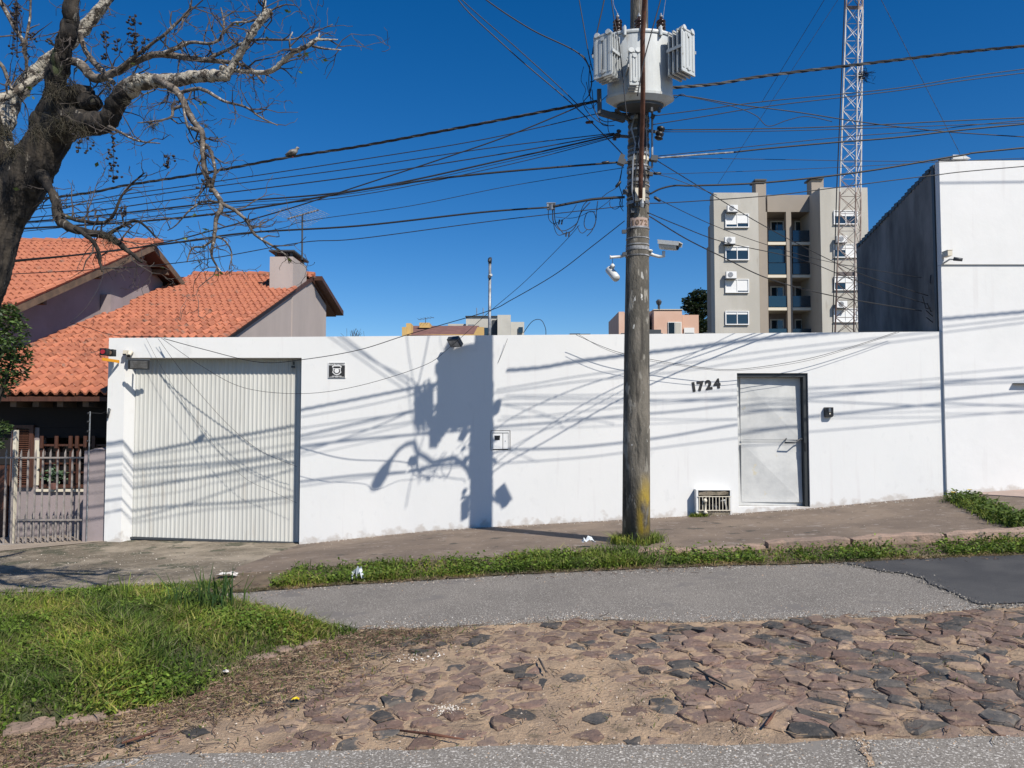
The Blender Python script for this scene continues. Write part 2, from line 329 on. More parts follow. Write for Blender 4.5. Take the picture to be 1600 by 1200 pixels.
# ------------------------------------------------------------------ ground sheets
def wob(x, a=.03, s=1.0):
    return a * (np.sin(x * 3.1 * s + 1) * .5 + np.sin(x * 7.7 * s + 2.2) * .3 + np.sin(x * 17.3 * s) * .25 + np.sin(x * 41.1 * s) * .15)
def patch(name, x0, x1, y0, y1, nx, ny, dz, mt, bank=False, rough=0., skirt=0., kind='structure', parent=None):
    xs = np.linspace(x0, x1, nx); V = []
    for j in range(ny):
        t = j / (ny - 1); yy = y0(xs) * (1 - t) + y1(xs) * t
        z = gz(xs, yy, bank) + dz + (rng.normal(0, rough, nx) if rough else 0)
        V.append(np.c_[xs, yy, z])
    if skirt:
        a = V[0].copy(); a[:, 2] -= skirt; c = V[-1].copy(); c[:, 2] -= skirt; V = [a] + V + [c]
    n = len(V); V = np.concatenate(V); q = []
    I = np.arange(n * nx).reshape(n, nx)
    Fq = np.stack([I[:-1, :-1], I[:-1, 1:], I[1:, 1:], I[1:, :-1]], -1).reshape(-1, 4)
    o = nparr(name, V, Fq, mt, kind, parent=parent)
    if not skirt: o.data.polygons.foreach_set('use_smooth', [True] * len(o.data.polygons))
    return o
def curve(pts, w=.03, s=1.0):
    g = [G(*p) for p in pts]; g.sort(key=lambda p: p.x); X = [p.x for p in g]; Y = [p.y for p in g]
    return lambda x: np.interp(x, X, Y) + wob(x, w, s)
const = lambda c: (lambda x: np.full_like(x, c))
# base
xs = np.array([-400, -150, -60, -30] + list(np.arange(-14, 14.1, .5)) + [30, 60, 150, 400]); ys = np.array([-60, -20, -8] + list(np.arange(-4, 13.1, .35)) + [20, 60, 200, 900])
XX, YY = np.meshgrid(xs, ys); ZZ = gz(XX, YY, False) - .07
I = np.arange(XX.size).reshape(XX.shape)
nparr('ground', np.c_[XX.ravel(), YY.ravel(), ZZ.ravel()], np.stack([I[:-1, :-1], I[:-1, 1:], I[1:, 1:], I[1:, :-1]], -1).reshape(-1, 4), M['soil'], 'structure')
front_edge = curve([(-100, 1215), (110, 1196), (260, 1181), (500, 1173), (800, 1168), (1050, 1165), (1300, 1158), (1600, 1154)], .03)
near_edge = curve([(-900, 960), (-300, 980), (300, 990), (480, 985), (640, 980), (800, 975), (900, 967), (1100, 970), (1300, 965), (1400, 960), (1530, 949), (1600, 948)], .035)
far_edge = curve([(-600, 925), (380, 926), (600, 911), (800, 899), (1000, 889), (1310, 880), (1600, 868)], .025)
patch('foreground_road', -16, 16, const(-12.), front_edge, 400, 30, 0.004, M['asphalt_near'], skirt=.05)
sandbed = patch('cobbled_strip', -6.2, 9.5, lambda x: front_edge(x) - .25, lambda x: near_edge(x) + .25, 340, 64, -.012, M['sand'], rough=.0035)
patch('road', -14, 16, near_edge, far_edge, 500, 16, 0.004, M['asphalt'], skirt=.06)
dp = [G(*p) for p in [(1316, 881), (1345, 886), (1375, 894), (1420, 899), (1446, 907), (1462, 917), (1484, 925), (1505, 936), (1530, 946), (1600, 948)]]
dlo = lambda x: np.interp(x, [p.x for p in dp], [p.y for p in dp]) * 0 + np.maximum(np.interp(x, sorted(p.x for p in dp), [p.y for p in sorted(dp, key=lambda q: q.x)]) + wob(x, .02, 2.2), near_edge(x) + .004)
# the dark patch's left edge runs back as x grows, so its near edge is read from the outline
sp_ = [p for p in dp[:-1]][::-1]; V = []; NR, NC = 26, 200
def along(ps, t):
    k = t * (len(ps) - 1); i = min(int(k), len(ps) - 2); f = k - i; return ps[i].x * (1 - f) + ps[i + 1].x * f, ps[i].y * (1 - f) + ps[i + 1].y * f
ne16, fe16 = float(near_edge(np.array([16.]))[0]), float(far_edge(np.array([16.]))[0])
for j in range(NR):
    t = j / (NR - 1); lx_, ly_ = along(sp_, t); lx_ += random.uniform(-.02, .02); yr_ = ne16 + (fe16 - ne16) * t
    u = np.linspace(0, 1, NC); xx_ = lx_ + (16 - lx_) * u; lo = near_edge(xx_) + .004; hi = far_edge(xx_) - .004; y0_ = ly_ + (yr_ - ly_) * u
    yy_ = lo + (hi - lo) * np.clip((1 - np.clip(u * 6, 0, 1)) * np.clip((ly_ - lo[0]) / (hi[0] - lo[0]), 0, 1) + np.clip(u * 6, 0, 1) * t, 0, 1)
    V.append(np.c_[xx_, yy_, gz(xx_, yy_, False) + .014])
V = np.concatenate(V); I = np.arange(len(V)).reshape(NR, NC)
nparr('dark_road', V, np.stack([I[:-1, :-1], I[:-1, 1:], I[1:, 1:], I[1:, :-1]], -1).reshape(-1, 4), M['asphalt_new'], 'structure')
patch('verge_soil', -3.4, 16, lambda x: far_edge(x) - .02, const(8.86), 300, 14, .012, M['soil'], rough=.004)
patch('pavement', -3.3, 16, lambda x: 8.74 + wob(x, .03), const(12.02), 220, 40, .020, M['walk'], rough=.0008, skirt=.05)
patch('driveway', -14, -3.28, lambda x: far_edge(x) - .06, const(12.35), 140, 60, .016, M['drive'], rough=.003)
patch('neighbour_path', -16, -6.25, lambda x: np.interp(x, [-16, -9, -6.25], [10.4, 10.9, 12.0]), const(13.2), 60, 12, .024, M['path'])
patch('pink_pavement', 7.15, 16, lambda x: np.interp(x, [7.15, 7.5, 8.2, 16], [11.75, 11.2, 10.6, 10.4]), const(12.0), 60, 12, .034, M['pink'], skirt=.03)
yy_ = np.linspace(3.9, 7.95, 90); V = []
for t in np.linspace(0, 1, 130) ** .6:
    xx_ = -12 + (np.interp(yy_, KY, KX) + wob(yy_, .03) + 12) * t; V.append(np.c_[xx_, yy_, gz(xx_, yy_) + .012 + rng.normal(0, .004, 90) - .03 * (t > .999)])
V = np.concatenate(V); I = np.arange(len(V)).reshape(130, 90); nparr('grass_bank', V, np.stack([I[:-1, :-1], I[1:, :-1], I[1:, 1:], I[:-1, 1:]], -1).reshape(-1, 4), M['bank'], 'structure')

# kerb stones of the pink strip along the bank, of the far verge
def rough_block(name, a, b, w, h, sink, mt, parent, seed):
    r = random.Random(seed); a = Vector(a); b = Vector(b); d = (b - a).normalized(); nrm = Vector((-d.y, d.x, 0)); n = 6; vs = []; fs = []
    L_ = (b - a).length
    prof = [(-.5, -sink), (-.5, h * .8), (-.32, h), (.32, h), (.5, h * .75), (.5, -sink)]
    for i in range(n + 1):
        t = i / n; c = a.lerp(b, .012 / max(L_, .1) + t * (1 - .024 / max(L_, .1)))
        e = .82 if i in (0, n) else 1
        for u, z in prof: vs.append(c + nrm * (u * w * e + r.uniform(-.012, .012)) + Vector((0, 0, (z * e if z > 0 else z) + r.uniform(-.01, .01))))
    k = len(prof)
    for i in range(n):
        for j in range(k - 1): fs.append((i * k + j, (i + 1) * k + j, (i + 1) * k + j + 1, i * k + j + 1))
    fs += [tuple(range(k)), tuple(range((n + 1) * k - 1, n * k - 1, -1))]
    mb = MB().add(vs, fs); return mb.build(name, mt, parent)
kb = thing('bank_kerb', bk[3], 'pink stone kerb half buried along the edge of the grassy bank', 'kerb')
for i in range(1, len(bk) - 1):
    a, b2 = bk[i], bk[i + 1]; segs = max(1, int((b2 - a).length / .75))
    for k in range(segs):
        p = a.lerp(b2, k / segs); q = a.lerp(b2, (k + 1) / segs); rough_block('stone', p, q, random.uniform(.12, .18), .018 + random.uniform(-.02, .028), .1, M['kerb'], kb, i * 9 + k)
kf = thing('pavement_kerb', (3, 8.7, .2), 'weathered pink stone kerb along the far pavement behind the grass verge', 'kerb')
x = .95; i = 0
while x < 9.5:
    L_ = random.uniform(.7, 1.15); yk = 8.62 + random.uniform(-.015, .015)
    zz = lambda q: float(gz(q, 8.9, False))
    hgt = .045 if x < 2.6 else .085
    rough_block('kerb_stone', (x, yk, zz(x)), (x + L_ - .01, yk, zz(x + L_)), .17, hgt, .2, M['kerb'], kf, 100 + i); x += L_; i += 1

# ------------------------------------------------------------------ cobbles
def clip(poly, mid, n):
    out = []
    for i in range(len(poly)):
        a, b = poly[i], poly[(i + 1) % len(poly)]; da = (a[0] - mid[0]) * n[0] + (a[1] - mid[1]) * n[1]; db = (b[0] - mid[0]) * n[0] + (b[1] - mid[1]) * n[1]
        if da <= 0: out.append(a)
        if da * db < 0: t = da / (da - db); out.append((a[0] + (b[0] - a[0]) * t, a[1] + (b[1] - a[1]) * t))
    return out
sxp, syp = .178, .128; sites = {}
for j in range(-1, 32):
    for i in range(-30, 58): sites[i, j] = (i * sxp + (j % 2) * sxp * .5 + random.uniform(-.085, .085), 3.3 + j * syp + random.uniform(-.062, .062))
stones = []
for (i, j), c in sites.items():
    x, y = c
    if not (-3.6 < x < 9.2): continue
    xa = np.array([x])
    if y < front_edge(xa)[0] + .05 or y > near_edge(xa)[0] - .04: continue
    if x < np.interp(y, KY, KX) + .35: continue
    cover = .66 if x < -1.6 else (.42 if x < -.2 else (.24 if x < 1.6 else .09))
    if y > 5.2: cover += .05
    nz_ = mnoise.noise(Vector((x * 1.1, y * 1.6, 3.)))
    cover = cover * .4 + (.75 if nz_ > (.36 if x > 1 else .24) else 0) * (1 if x > 1 else .8)
    if random.random() < cover: continue
    poly = [(x - .4, y - .4), (x + .4, y - .4), (x + .4, y + .4), (x - .4, y + .4)]
    for di in (-2, -1, 0, 1, 2):
        for dj in (-2, -1, 0, 1, 2):
            if (di or dj) and (i + di, j + dj) in sites:
                o = sites[i + di, j + dj]; poly = clip(poly, ((x + o[0]) / 2, (y + o[1]) / 2), (o[0] - x, o[1] - y))
    if len(poly) < 3: continue
    sc = random.uniform(.90, 1.02) if x > 1 else random.uniform(.7, 1.)
    pts = []
    for k in range(len(poly)):
        a, b = poly[k], poly[(k + 1) % len(poly)]
        pts.append(a)
        if math.hypot(a[0] - b[0], a[1] - b[1]) > .12: pts.append(((a[0] + b[0]) / 2 + random.uniform(-.012, .012), (a[1] + b[1]) / 2 + random.uniform(-.012, .012)))
    z0 = float(gz(x, y, False)); hh = random.uniform(-.006, .010) if x > 1 else random.uniform(-.011, .005)
    tx, ty = random.uniform(-.05, .05), random.uniform(-.05, .05)
    n = len(pts); vs = []
    for s_, dz in ((sc, -.05), (sc, hh - .009), (sc * .86, hh)):
        for (a, b) in pts:
            px_, py_ = x + (a - x) * s_ + random.uniform(-.009, .009), y + (b - y) * s_ + random.uniform(-.009, .009); vs.append((px_, py_, z0 + float(gz(px_, py_, False)) - z0 + dz + ((px_ - x) * tx + (py_ - y) * ty if dz > -.04 else 0) + (random.uniform(-.005, .005) if dz == hh else 0)))
    vs.append((x, y, z0 + hh + random.uniform(0, .006)))
    fs = [(r_ * n + k, r_ * n + (k + 1) % n, (r_ + 1) * n + (k + 1) % n, (r_ + 1) * n + k) for r_ in (0, 1) for k in range(n)] + [(2 * n + k, 2 * n + (k + 1) % n, 3 * n) for k in range(n)]
    u = random.random(); mk = 'stone_d' if u < .27 else ('stone_r' if u < .66 else 'stone_t')
    px_, _ = pxof((x, y, z0)); vis = -20 < px_ < 1620
    stones.append((0 if vis else 1, y, vs, fs, mk))
stones.sort(key=lambda s: (s[0], s[1]))
rest = MB(); mk3 = ['stone_d', 'stone_r', 'stone_t']
for k, (_, y, vs, fs, mk) in enumerate(stones):
    if k < 300 and _ == 0: MB().add(vs, fs).build('stone', M[mk], sandbed, loc=(0, 0, 0))
    else: rest.add(vs, fs, mk3.index(mk))
if rest.v: tag(rest.build('small_stones', [M[k] for k in mk3], sandbed, loc=(0, 0, 0)), kind='stuff')

# gravel specks
def gravel(name, n, sampler, smin, smax, cols, label, zoff=.0):
    V = []; Fq = []; C = []
    for i in range(n):
        x, y = sampler(); s = random.uniform(smin, smax); z = float(gz(x, y)) + zoff; a = random.uniform(0, 6.28)
        b = len(V); h = s * random.uniform(.4, .9)
        for k in range(4): V.append((x + s * math.cos(a + k * 1.571) * random.uniform(.5, 1), y + s * math.sin(a + k * 1.571) * random.uniform(.5, 1), z))
        V.append((x, y, z + h)); c = random.choice(cols); f = random.uniform(.75, 1.2); C += [[q * f for q in c]] * 5
        Fq += [(b, b + 1, b + 4), (b + 1, b + 2, b + 4), (b + 2, b + 3, b + 4), (b + 3, b, b + 4)]
    o = nparr(name, V, Fq, M['gravel'], 'stuff', np.array(C)); return tag(o, label, 'gravel')
def sand_pt():
    while True:
        x = random.uniform(-4, 7); y = random.uniform(3.6, 6.5); xa = np.array([x])
        if front_edge(xa)[0] < y < near_edge(xa)[0] + .1 and x > np.interp(y, KY, KX): return x, y
gravel('gravel', 3800, sand_pt, .003, .011, [(.5, .42, .34), (.2, .15, .12), (.1, .09, .08), (.34, .2, .15)], 'small pebbles and grit strewn over the sand between the cobbles', -.006)
gravel('driveway_grit', 900, lambda: (random.uniform(-7.5, -2.4), random.uniform(8.4, 11)), .004, .016, [(.5, .45, .38), (.12, .1, .08), (.3, .25, .2)], 'pale grit scattered on the stained driveway', .014)
def lime_pt():
    p = LP_; return p.x + random.gauss(0, .05), p.y + random.gauss(0, .04)
LP_ = G(703, 1109)
gravel('lime_powder', 150, lime_pt, .002, .010, [(.62, .57, .5), (.5, .45, .38)], 'crumbled white lime spilled on the sandy cobbles', .003)
LP_ = G(655, 1027)
gravel('lime_crumbs', 60, lambda: (LP_.x + random.gauss(0, .09), LP_.y + random.gauss(0, .06)), .003, .010, [(.7, .66, .6)], 'pale crumbs spread on sand left of the middle of the cobbled strip', .002)

def near_pt():
    x = random.uniform(-2.5, 8); return x, float(near_edge(np.array([x]))[0]) + abs(random.gauss(0, .14)) - .04
def far_pt():
    x = random.uniform(-2.9, 8); return x, float(far_edge(np.array([x]))[0]) - abs(random.gauss(0, .16)) + .04
GR = [(.5, .46, .4), (.25, .2, .16), (.12, .1, .09), (.42, .3, .2)]
gravel('road_grit', 4200, near_pt, .003, .009, GR + [(.55, .52, .47), (.48, .46, .42)], 'loose gravel crumbling along the near edge of the grey road', .004)
gravel('gutter_grit', 1300, far_pt, .004, .012, GR, 'grit and crumbs lying along the far edge of the road', .004)
gravel('front_grit', 900, lambda: (lambda x: (x, float(front_edge(np.array([x]))[0]) - abs(random.gauss(0, .10)) + .02))(random.uniform(-3.4, 4)), .003, .009, GR, 'loose grit along the edge of the nearest asphalt', .004)
def foot_pt():
    x = random.uniform(-3.2, 7); return x, 11.97 - abs(random.gauss(0, .09))
gravel('wall_foot_grit', 1400, foot_pt, .004, .013, GR + [(.7, .68, .64)], 'flaked paint and grit gathered at the foot of the white wall', .02)
gravel('pavement_grit', 700, lambda: (random.uniform(-3.2, 7), random.uniform(8.8, 11.9)), .003, .009, GR, 'scattered grit on the brown pavement', .02)
pe = [(p.x, p.y) for p in dp]
def edge_pt():
    i = random.randrange(len(pe) - 1); f = random.random(); return pe[i][0] * (1 - f) + pe[i + 1][0] * f + random.gauss(0, .05), pe[i][1] * (1 - f) + pe[i + 1][1] * f + random.gauss(0, .04)
gravel('patch_grit', 420, edge_pt, .004, .016, [(.06, .06, .06), (.12, .11, .1), (.3, .27, .22)], 'dark crumbs of asphalt along the ragged edge of the dark road patch', .012)
ck = [G(1340, 1157), G(1352, 1166), G(1350, 1176), G(1360, 1186), G(1364, 1204)]; V = []; fs = []
cc = spline_pts = [ck[i].lerp(ck[i + 1], k / 6) for i in range(4) for k in range(6)]
for i, p in enumerate(cc):
    w_ = random.uniform(.008, .022); V += [(p.x - w_, p.y, p.z + .009), (p.x + w_ * random.uniform(.4, 1), p.y + .01, p.z + .009)]
    if i: fs.append((2 * i - 2, 2 * i - 1, 2 * i + 1, 2 * i))
tag(MB().add(V, fs).build('road_crack', M['sand']), kind='structure')
gravel('crack_grit', 160, lambda: (lambda p: (p.x + random.gauss(0, .018), p.y + random.gauss(0, .01)))(random.choice(cc)), .003, .009, GR, 'sand and grit filling the crack in the nearest asphalt at right', .008)
def kc_pt():
    i = random.randrange(len(bk) - 1); f = random.random(); p = bk[i].lerp(bk[i + 1], f); return p.x + random.gauss(.03, .08), p.y + random.gauss(-.02, .06)
gravel('kerb_crumbs', 1100, kc_pt, .004, .016, [(.42, .31, .23), (.3, .22, .16), (.5, .4, .3), (.14, .1, .08)], 'crumbled pinkish kerb rubble and dirt along the bank edge', .004)
# ------------------------------------------------------------------ grass
def blades(name, pts, h0, h1, w0, lean, cols, label, cat='grass', zoff=0., kind='stuff', parent=None, m='grass', hmul=None):
    pts = np.asarray(pts, float); n = len(pts); z = gz(pts[:, 0], pts[:, 1]) + zoff
    h = rng.uniform(h0, h1, n) * rng.uniform(.6, 1.1, n)
    if hmul is not None: h = h * hmul
    a = rng.uniform(0, 2 * np.pi, n); ld = rng.uniform(0, 2 * np.pi, n); l = np.abs(rng.normal(0, lean, n)) * h
    w = w0 * rng.uniform(.6, 1.3, n); dx, dy = np.cos(a) * w, np.sin(a) * w; lx, ly = np.cos(ld) * l, np.sin(ld) * l
    base = np.c_[pts, z]
    def P_(t, wt): return base + np.c_[lx * t * t, ly * t * t, h * t * (1 - .25 * t)], np.c_[dx * wt, dy * wt, 0 * dx]
    b0, e0 = P_(0, .8); b1, e1 = P_(.5, 1.); b2, e2 = P_(1., .12)
    V = np.stack([b0 - e0, b0 + e0, b1 + e1, b1 - e1, b2 + e2, b2 - e2], 1).reshape(-1, 3)
    i = np.arange(n)[:, None] * 6; Fq = np.concatenate([i + np.array([0, 1, 2, 3]), i + np.array([3, 2, 4, 5])])
    pn = (np.sin(pts[:, 0] * 2.9 + 1) * np.sin(pts[:, 1] * 3.7 + pts[:, 0]) + np.sin(pts[:, 0] * 7.1 + pts[:, 1] * 5.3) * .6)[:, None]
    cs = np.array(cols)[rng.integers(0, len(cols), n)] * rng.uniform(.65, 1.25, (n, 1)) * (1 + .22 * pn) * (1 + np.array([.22, .08, 0]) * np.clip(pn, -1, 1)); C = np.repeat(cs, 6, 0)
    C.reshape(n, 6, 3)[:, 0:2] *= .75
    o = nparr(name, V, Fq, M[m], kind, C, parent=parent); return tag(o, label, cat)
def leaflets(name, P3, s0, s1, cols, label=None, cat=None, kind='stuff', parent=None, m='grass', updir=.5):
    P3 = np.asarray(P3, float); n = len(P3); d = rng.normal(0, 1, (n, 3)); d[:, 2] = d[:, 2] * .35; d /= np.linalg.norm(d, axis=1)[:, None]
    nn = rng.normal(0, 1, (n, 3)); nn[:, 2] = np.abs(nn[:, 2]) + updir; e = np.cross(d, nn); e /= np.linalg.norm(e, axis=1)[:, None]
    s = rng.uniform(s0, s1, (n, 1))
    V = np.stack([P3, P3 + d * s * .5 + e * s * .28, P3 + d * s, P3 + d * s * .5 - e * s * .28], 1).reshape(-1, 3)
    i = np.arange(n)[:, None] * 4; Fq = i + np.array([0, 1, 2, 3])
    C = np.repeat(np.array(cols)[rng.integers(0, len(cols), n)] * rng.uniform(.6, 1.3, (n, 1)), 4, 0)
    o = nparr(name, V, Fq, M[m], kind, C, parent=parent)
    return tag(o, label, cat)
GC = [(.15, .21, .028), (.20, .26, .042), (.11, .165, .022), (.26, .28, .075), (.065, .11, .016)]
GD = [(.22, .18, .08), (.16, .12, .06), (.10, .13, .03), (.28, .23, .12)]
# grassy bank
pts = []; 
cl = [(random.uniform(-8, -1.2), random.uniform(4, 7.8), random.uniform(.1, .35), random.random()) for _ in range(240)]
while len(pts) < 60000:
    x = rng.uniform(-9, -1., 6000); y = rng.uniform(4.0, 7.75, 6000)
    d = np.interp(y, KY, KX) - x
    nz = np.sin(x * 5.3 + np.sin(y * 4)) * np.sin(y * 6.1 + x) + rng.normal(0, .35, len(x))
    k = (d > -.12 + rng.exponential(.10, len(x))) & (x > -1.0 * y * .72 - .3) & (nz > -.6)
    pts += list(np.c_[x, y][k])
pts = np.array(pts[:60000])
hm = .55 + .55 * smooth((np.interp(pts[:, 1], KY, KX) - pts[:, 0]) / .7) + .25 * np.sin(pts[:, 0] * 4.1 + pts[:, 1] * 2.3)
hm = hm * (.95 - .36 * smooth((pts[:, 1] - 6.4) / .9))
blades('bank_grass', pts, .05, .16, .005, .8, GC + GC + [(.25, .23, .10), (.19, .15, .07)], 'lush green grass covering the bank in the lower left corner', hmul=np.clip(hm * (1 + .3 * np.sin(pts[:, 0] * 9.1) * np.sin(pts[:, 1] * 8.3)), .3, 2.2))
q = pts[rng.integers(0, len(pts), 60000)] + rng.normal(0, .02, (60000, 2)); q = q[(np.sin(q[:, 0] * 3.3 + 2) * np.sin(q[:, 1] * 4.4) + rng.normal(0, .35, 60000)) > .45]; zz_ = gz(q[:, 0], q[:, 1]) + rng.uniform(.01, .095, len(q))
leaflets('bank_clover', np.c_[q, zz_], .018, .042, [(.13, .21, .026), (.18, .26, .04), (.09, .155, .02)], 'small leafy clover weeds mixed into the grass bank', 'weeds')
q = pts[rng.integers(0, len(pts), 3200)] + rng.normal(0, .03, (3200, 2)); q = q[(np.interp(q[:, 1], KY, KX) - q[:, 0] > .12)]
blades('tall_grass', q, .09, .22, .0045, .55, GC + [(.30, .30, .09)], 'scattered taller blades rising above the bank grass')
# dry grass in bank
q = pts[rng.integers(0, len(pts), 7000)]; blades('dry_grass', q, .05, .13, .003, 1.0, GD, 'dry straw coloured blades among the green bank grass', 'dry grass')
# tall tuft
def tuft(cx, cy, n, h0, h1, w0, lean, label, sp=.07, cols=GC, cat='grass tuft', name='grass_tuft'):
    p = np.c_[rng.normal(cx, sp, n), rng.normal(cy, sp, n)]
    return blades(name, p, h0, h1, w0, lean, cols, label, cat, kind='thing')
g = G(322, 985); tuft(g.x, g.y + .2, 90, .25, .55, .006, .35, 'tallest dark green grass tuft rising from the back of the bank', .09, [(.05, .10, .03), (.08, .13, .03)])
g = G(268, 985); tuft(g.x, g.y + .25, 50, .2, .42, .006, .5, 'tall dark grass tuft on the bank just left of the tallest one', .09, [(.05, .10, .03), (.08, .13, .03)])
g = G(160, 975); tuft(g.x, g.y + .3, 60, .15, .36, .005, .5, 'medium tall grass tuft on the bank in front of the driveway', .14)
# verge grass
def verge(n, x0, x1, pr):
    out = []
    while len(out) < n:
        x = random.uniform(x0, x1); a = float(far_edge(np.array([x]))[0]); y = a + .06 + abs(random.gauss(0, .25)) if random.random() < .6 else random.uniform(a + .05, 8.75)
        if y > 8.95: continue
        if random.random() < pr(x, y): out.append((x, y))
    return out
def vp(x, y):
    c = .5 + .5 * math.sin(x * 2.3 + 1.1) * math.sin(x * 5.1)
    f = .12 + .88 * c
    if -2.25 < x < -1.9: f *= .35
    if x > 1.8: f *= (.75 if y < 8.5 else .10)
    if x > 2: f *= (1 if math.sin(x * 3.9) + math.sin(x * 8.3) > -.6 else .15)
    if y > 8.7: f *= .5
    return f
q = np.array(verge(19000, -2.45, 8.6, vp))
hmx = 1 + .45 * np.sin(q[:, 0] * 3.7) * np.sin(q[:, 0] * 1.3 + 2) + .5 * np.exp(-((q[:, 0] - 1.1) / .5) ** 2)
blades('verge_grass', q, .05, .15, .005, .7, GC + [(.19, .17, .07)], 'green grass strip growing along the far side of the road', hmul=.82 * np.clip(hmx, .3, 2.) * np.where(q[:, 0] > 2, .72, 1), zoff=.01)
q2 = q[rng.integers(0, len(q), 12000)]; leaflets('verge_weeds', np.c_[q2, gz(q2[:, 0], q2[:, 1]) + rng.uniform(.02, .10, len(q2))], .02, .05, [(.12, .19, .025), (.17, .24, .035), (.07, .12, .018)], 'leafy weeds in the grass strip across the road', 'weeds')
q3 = np.array([(random.uniform(-2.9, 9), 0) for _ in range(5000)]); q3[:, 1] = far_edge(q3[:, 0]) + rng.normal(.03, .035, len(q3))
blades('verge_straw', q3, .02, .05, .004, 1.8, GD, 'dead straw and dry stems lining the far road edge', 'dry grass', zoff=.01)
pb = pc_ = P(994, 846, 9.4); q_ = [(pb.x + math.cos(a_) * (.19 + abs(random.gauss(0, .07))), pb.y + math.sin(a_) * (.19 + abs(random.gauss(0, .07))) - .03) for a_ in [random.uniform(0, 6.283) for _ in range(900)]]
blades('pole_grass', q_, .06, .20, .005, .6, GC, 'tuft of grass growing round the foot of the concrete pole', 'grass', zoff=.02, kind='thing')
# driveway front grass strip (left)
q = []
while len(q) < 1500:
    x = random.uniform(-4.6, -2.95); y = 8.1 + random.gauss(0, .12) + (x + 3.5) * .08
    q.append((x, y))
blades('driveway_grass', q, .03, .09, .005, .8, GC, 'thin line of grass between the driveway and the road', zoff=.01)
# moss/weed at the wall's foot
q = [(3.05 + random.gauss(0, .07) - .2, 11.85 + random.gauss(0, .05)) for _ in range(350)]
blades('wall_weed', q, .03, .10, .006, .8, GC, 'little green weed left of the white meter niche at the wall foot', 'weed', zoff=.02, kind='thing')
# right-hand weeds strip
q = []
ra = [G(1495, 782), G(1540, 800), G(1580, 820), G(1640, 838)]
rp = [(p.x, p.y) for p in ra]
for _ in range(4200):
    t = random.random() * (len(rp) - 1); i = int(t); f = t - i
    q.append((rp[i][0] * (1 - f) + rp[i + 1][0] * f + random.gauss(0, .09), min(11.8, rp[i][1] * (1 - f) + rp[i + 1][1] * f + random.gauss(0, .09))))
blades('corner_weeds', q, .05, .17, .007, .7, GC, 'strip of dark green weeds beside the pink pavement at far right', 'weeds', zoff=.02, kind='stuff')
q = np.array(q); q2 = q[rng.integers(0, len(q), 2500)]; leaflets('corner_leaves', np.c_[q2, gz(q2[:, 0], q2[:, 1]) + rng.uniform(.02, .17, len(q2))], .03, .07, [(.07, .12, .02), (.11, .16, .03)], 'broad dandelion leaves in the weeds at the wall corner', 'weeds')
for k, (a, b2, lb) in enumerate([(1491, 783, 'larger yellow dandelion bloom beside the dark wall corner strip'), (1516, 779, 'smaller yellow dandelion bloom by the pink pavement')]):
    p = G(a, b2 + 6); mb = MB()
    for i in range(9):
        an = i * .7; mb.add([(p.x, p.y, p.z + .17), (p.x + .035 * math.cos(an), p.y + .035 * math.sin(an), p.z + .19), (p.x + .035 * math.cos(an + .6), p.y + .035 * math.sin(an + .6), p.z + .185), (p.x, p.y, p.z + .185)], [(0, 1, 2), (0, 1, 3), (1, 2, 3), (0, 2, 3)])
    t = thing('dandelion', p, lb, 'flower'); mb.build('petals', M['yellowflower'], t); MB().tube([p, p + Vector((.004, 0, .17))], .003, 5).build('stem', M['plant'], t)
# dry twig litter near the bank
def litter(name, n, sampler, l0, l1, r0, cols, label, zoff=.0, cat='dry twigs'):
    V = []; Fq = []; C = []
    for i in range(n):
        x, y = sampler(); L_ = random.uniform(l0, l1) * random.choice([.5, 1, 1, 1.5]); a = random.uniform(0, 6.28); r = r0 * random.uniform(.5, 1.3); nseg = 3; b = len(V); c = random.choice(cols); f = random.uniform(.6, 1.3)
        for s_ in range(nseg + 1):
            z = float(gz(x, y)) + zoff + r + random.uniform(0, .012)
            nx_, ny_ = -math.sin(a), math.cos(a)
            V += [(x + nx_ * r, y + ny_ * r, z), (x - nx_ * r, y - ny_ * r, z), (x, y, z + r * 1.5)]; C += [[q * f for q in c]] * 3
            if s_:
                o = b + (s_ - 1) * 3
                for k in range(3): Fq.append((o + k, o + (k + 1) % 3, o + 3 + (k + 1) % 3, o + 3 + k))
            x += math.cos(a) * L_ / nseg; y += math.sin(a) * L_ / nseg; a += random.gauss(0, .5)
    o = nparr(name, V, Fq, M['litter'], 'stuff', np.array(C)); return tag(o, label, cat)
def lit_pt():
    while True:
        y = random.uniform(3.7, 6.1); x = float(np.interp(y, KY, KX)) + abs(random.gauss(0, .48)) - .05
        if y > float(front_edge(np.array([x]))[0]) - .08: return x, y
LC = [(.11, .06, .04), (.06, .04, .03), (.20, .13, .08), (.26, .19, .12)]
litter('twig_litter', 4200, lit_pt, .04, .13, .0022, LC, 'tangle of dry brown twigs and roots below the bank kerb')
litter('cobble_litter', 1500, sand_pt, .03, .12, .002, LC, 'loose dry twigs lying over the sandy cobbles')
litter('verge_litter', 500, lambda: (random.uniform(-2.9, 8), float(far_edge(np.array([random.uniform(-2.9, 8)]))[0]) + random.gauss(.0, .06)), .02, .06, .003, LC, 'dry stalks and leaf scraps on the edge of the far road', .012)
q = [lit_pt() for _ in range(3800)]; blades('kerb_grass', [(a + random.gauss(0, .05), b) for a, b in q], .015, .05, .004, 1.2, GD + [(.10, .14, .03)], 'short withered grass along the foot of the bank kerb', 'dry grass')
q = []
while len(q) < 1300:
    x, y = sand_pt()
    if math.sin(x * 2.2) * math.sin(y * 3.1 + x) > .25: q.append((x, y))
blades('joint_grass', q, .01, .03, .003, 1.4, GD + [(.12, .14, .05)], 'sparse withered grass in the joints of the cobbles', 'dry grass')
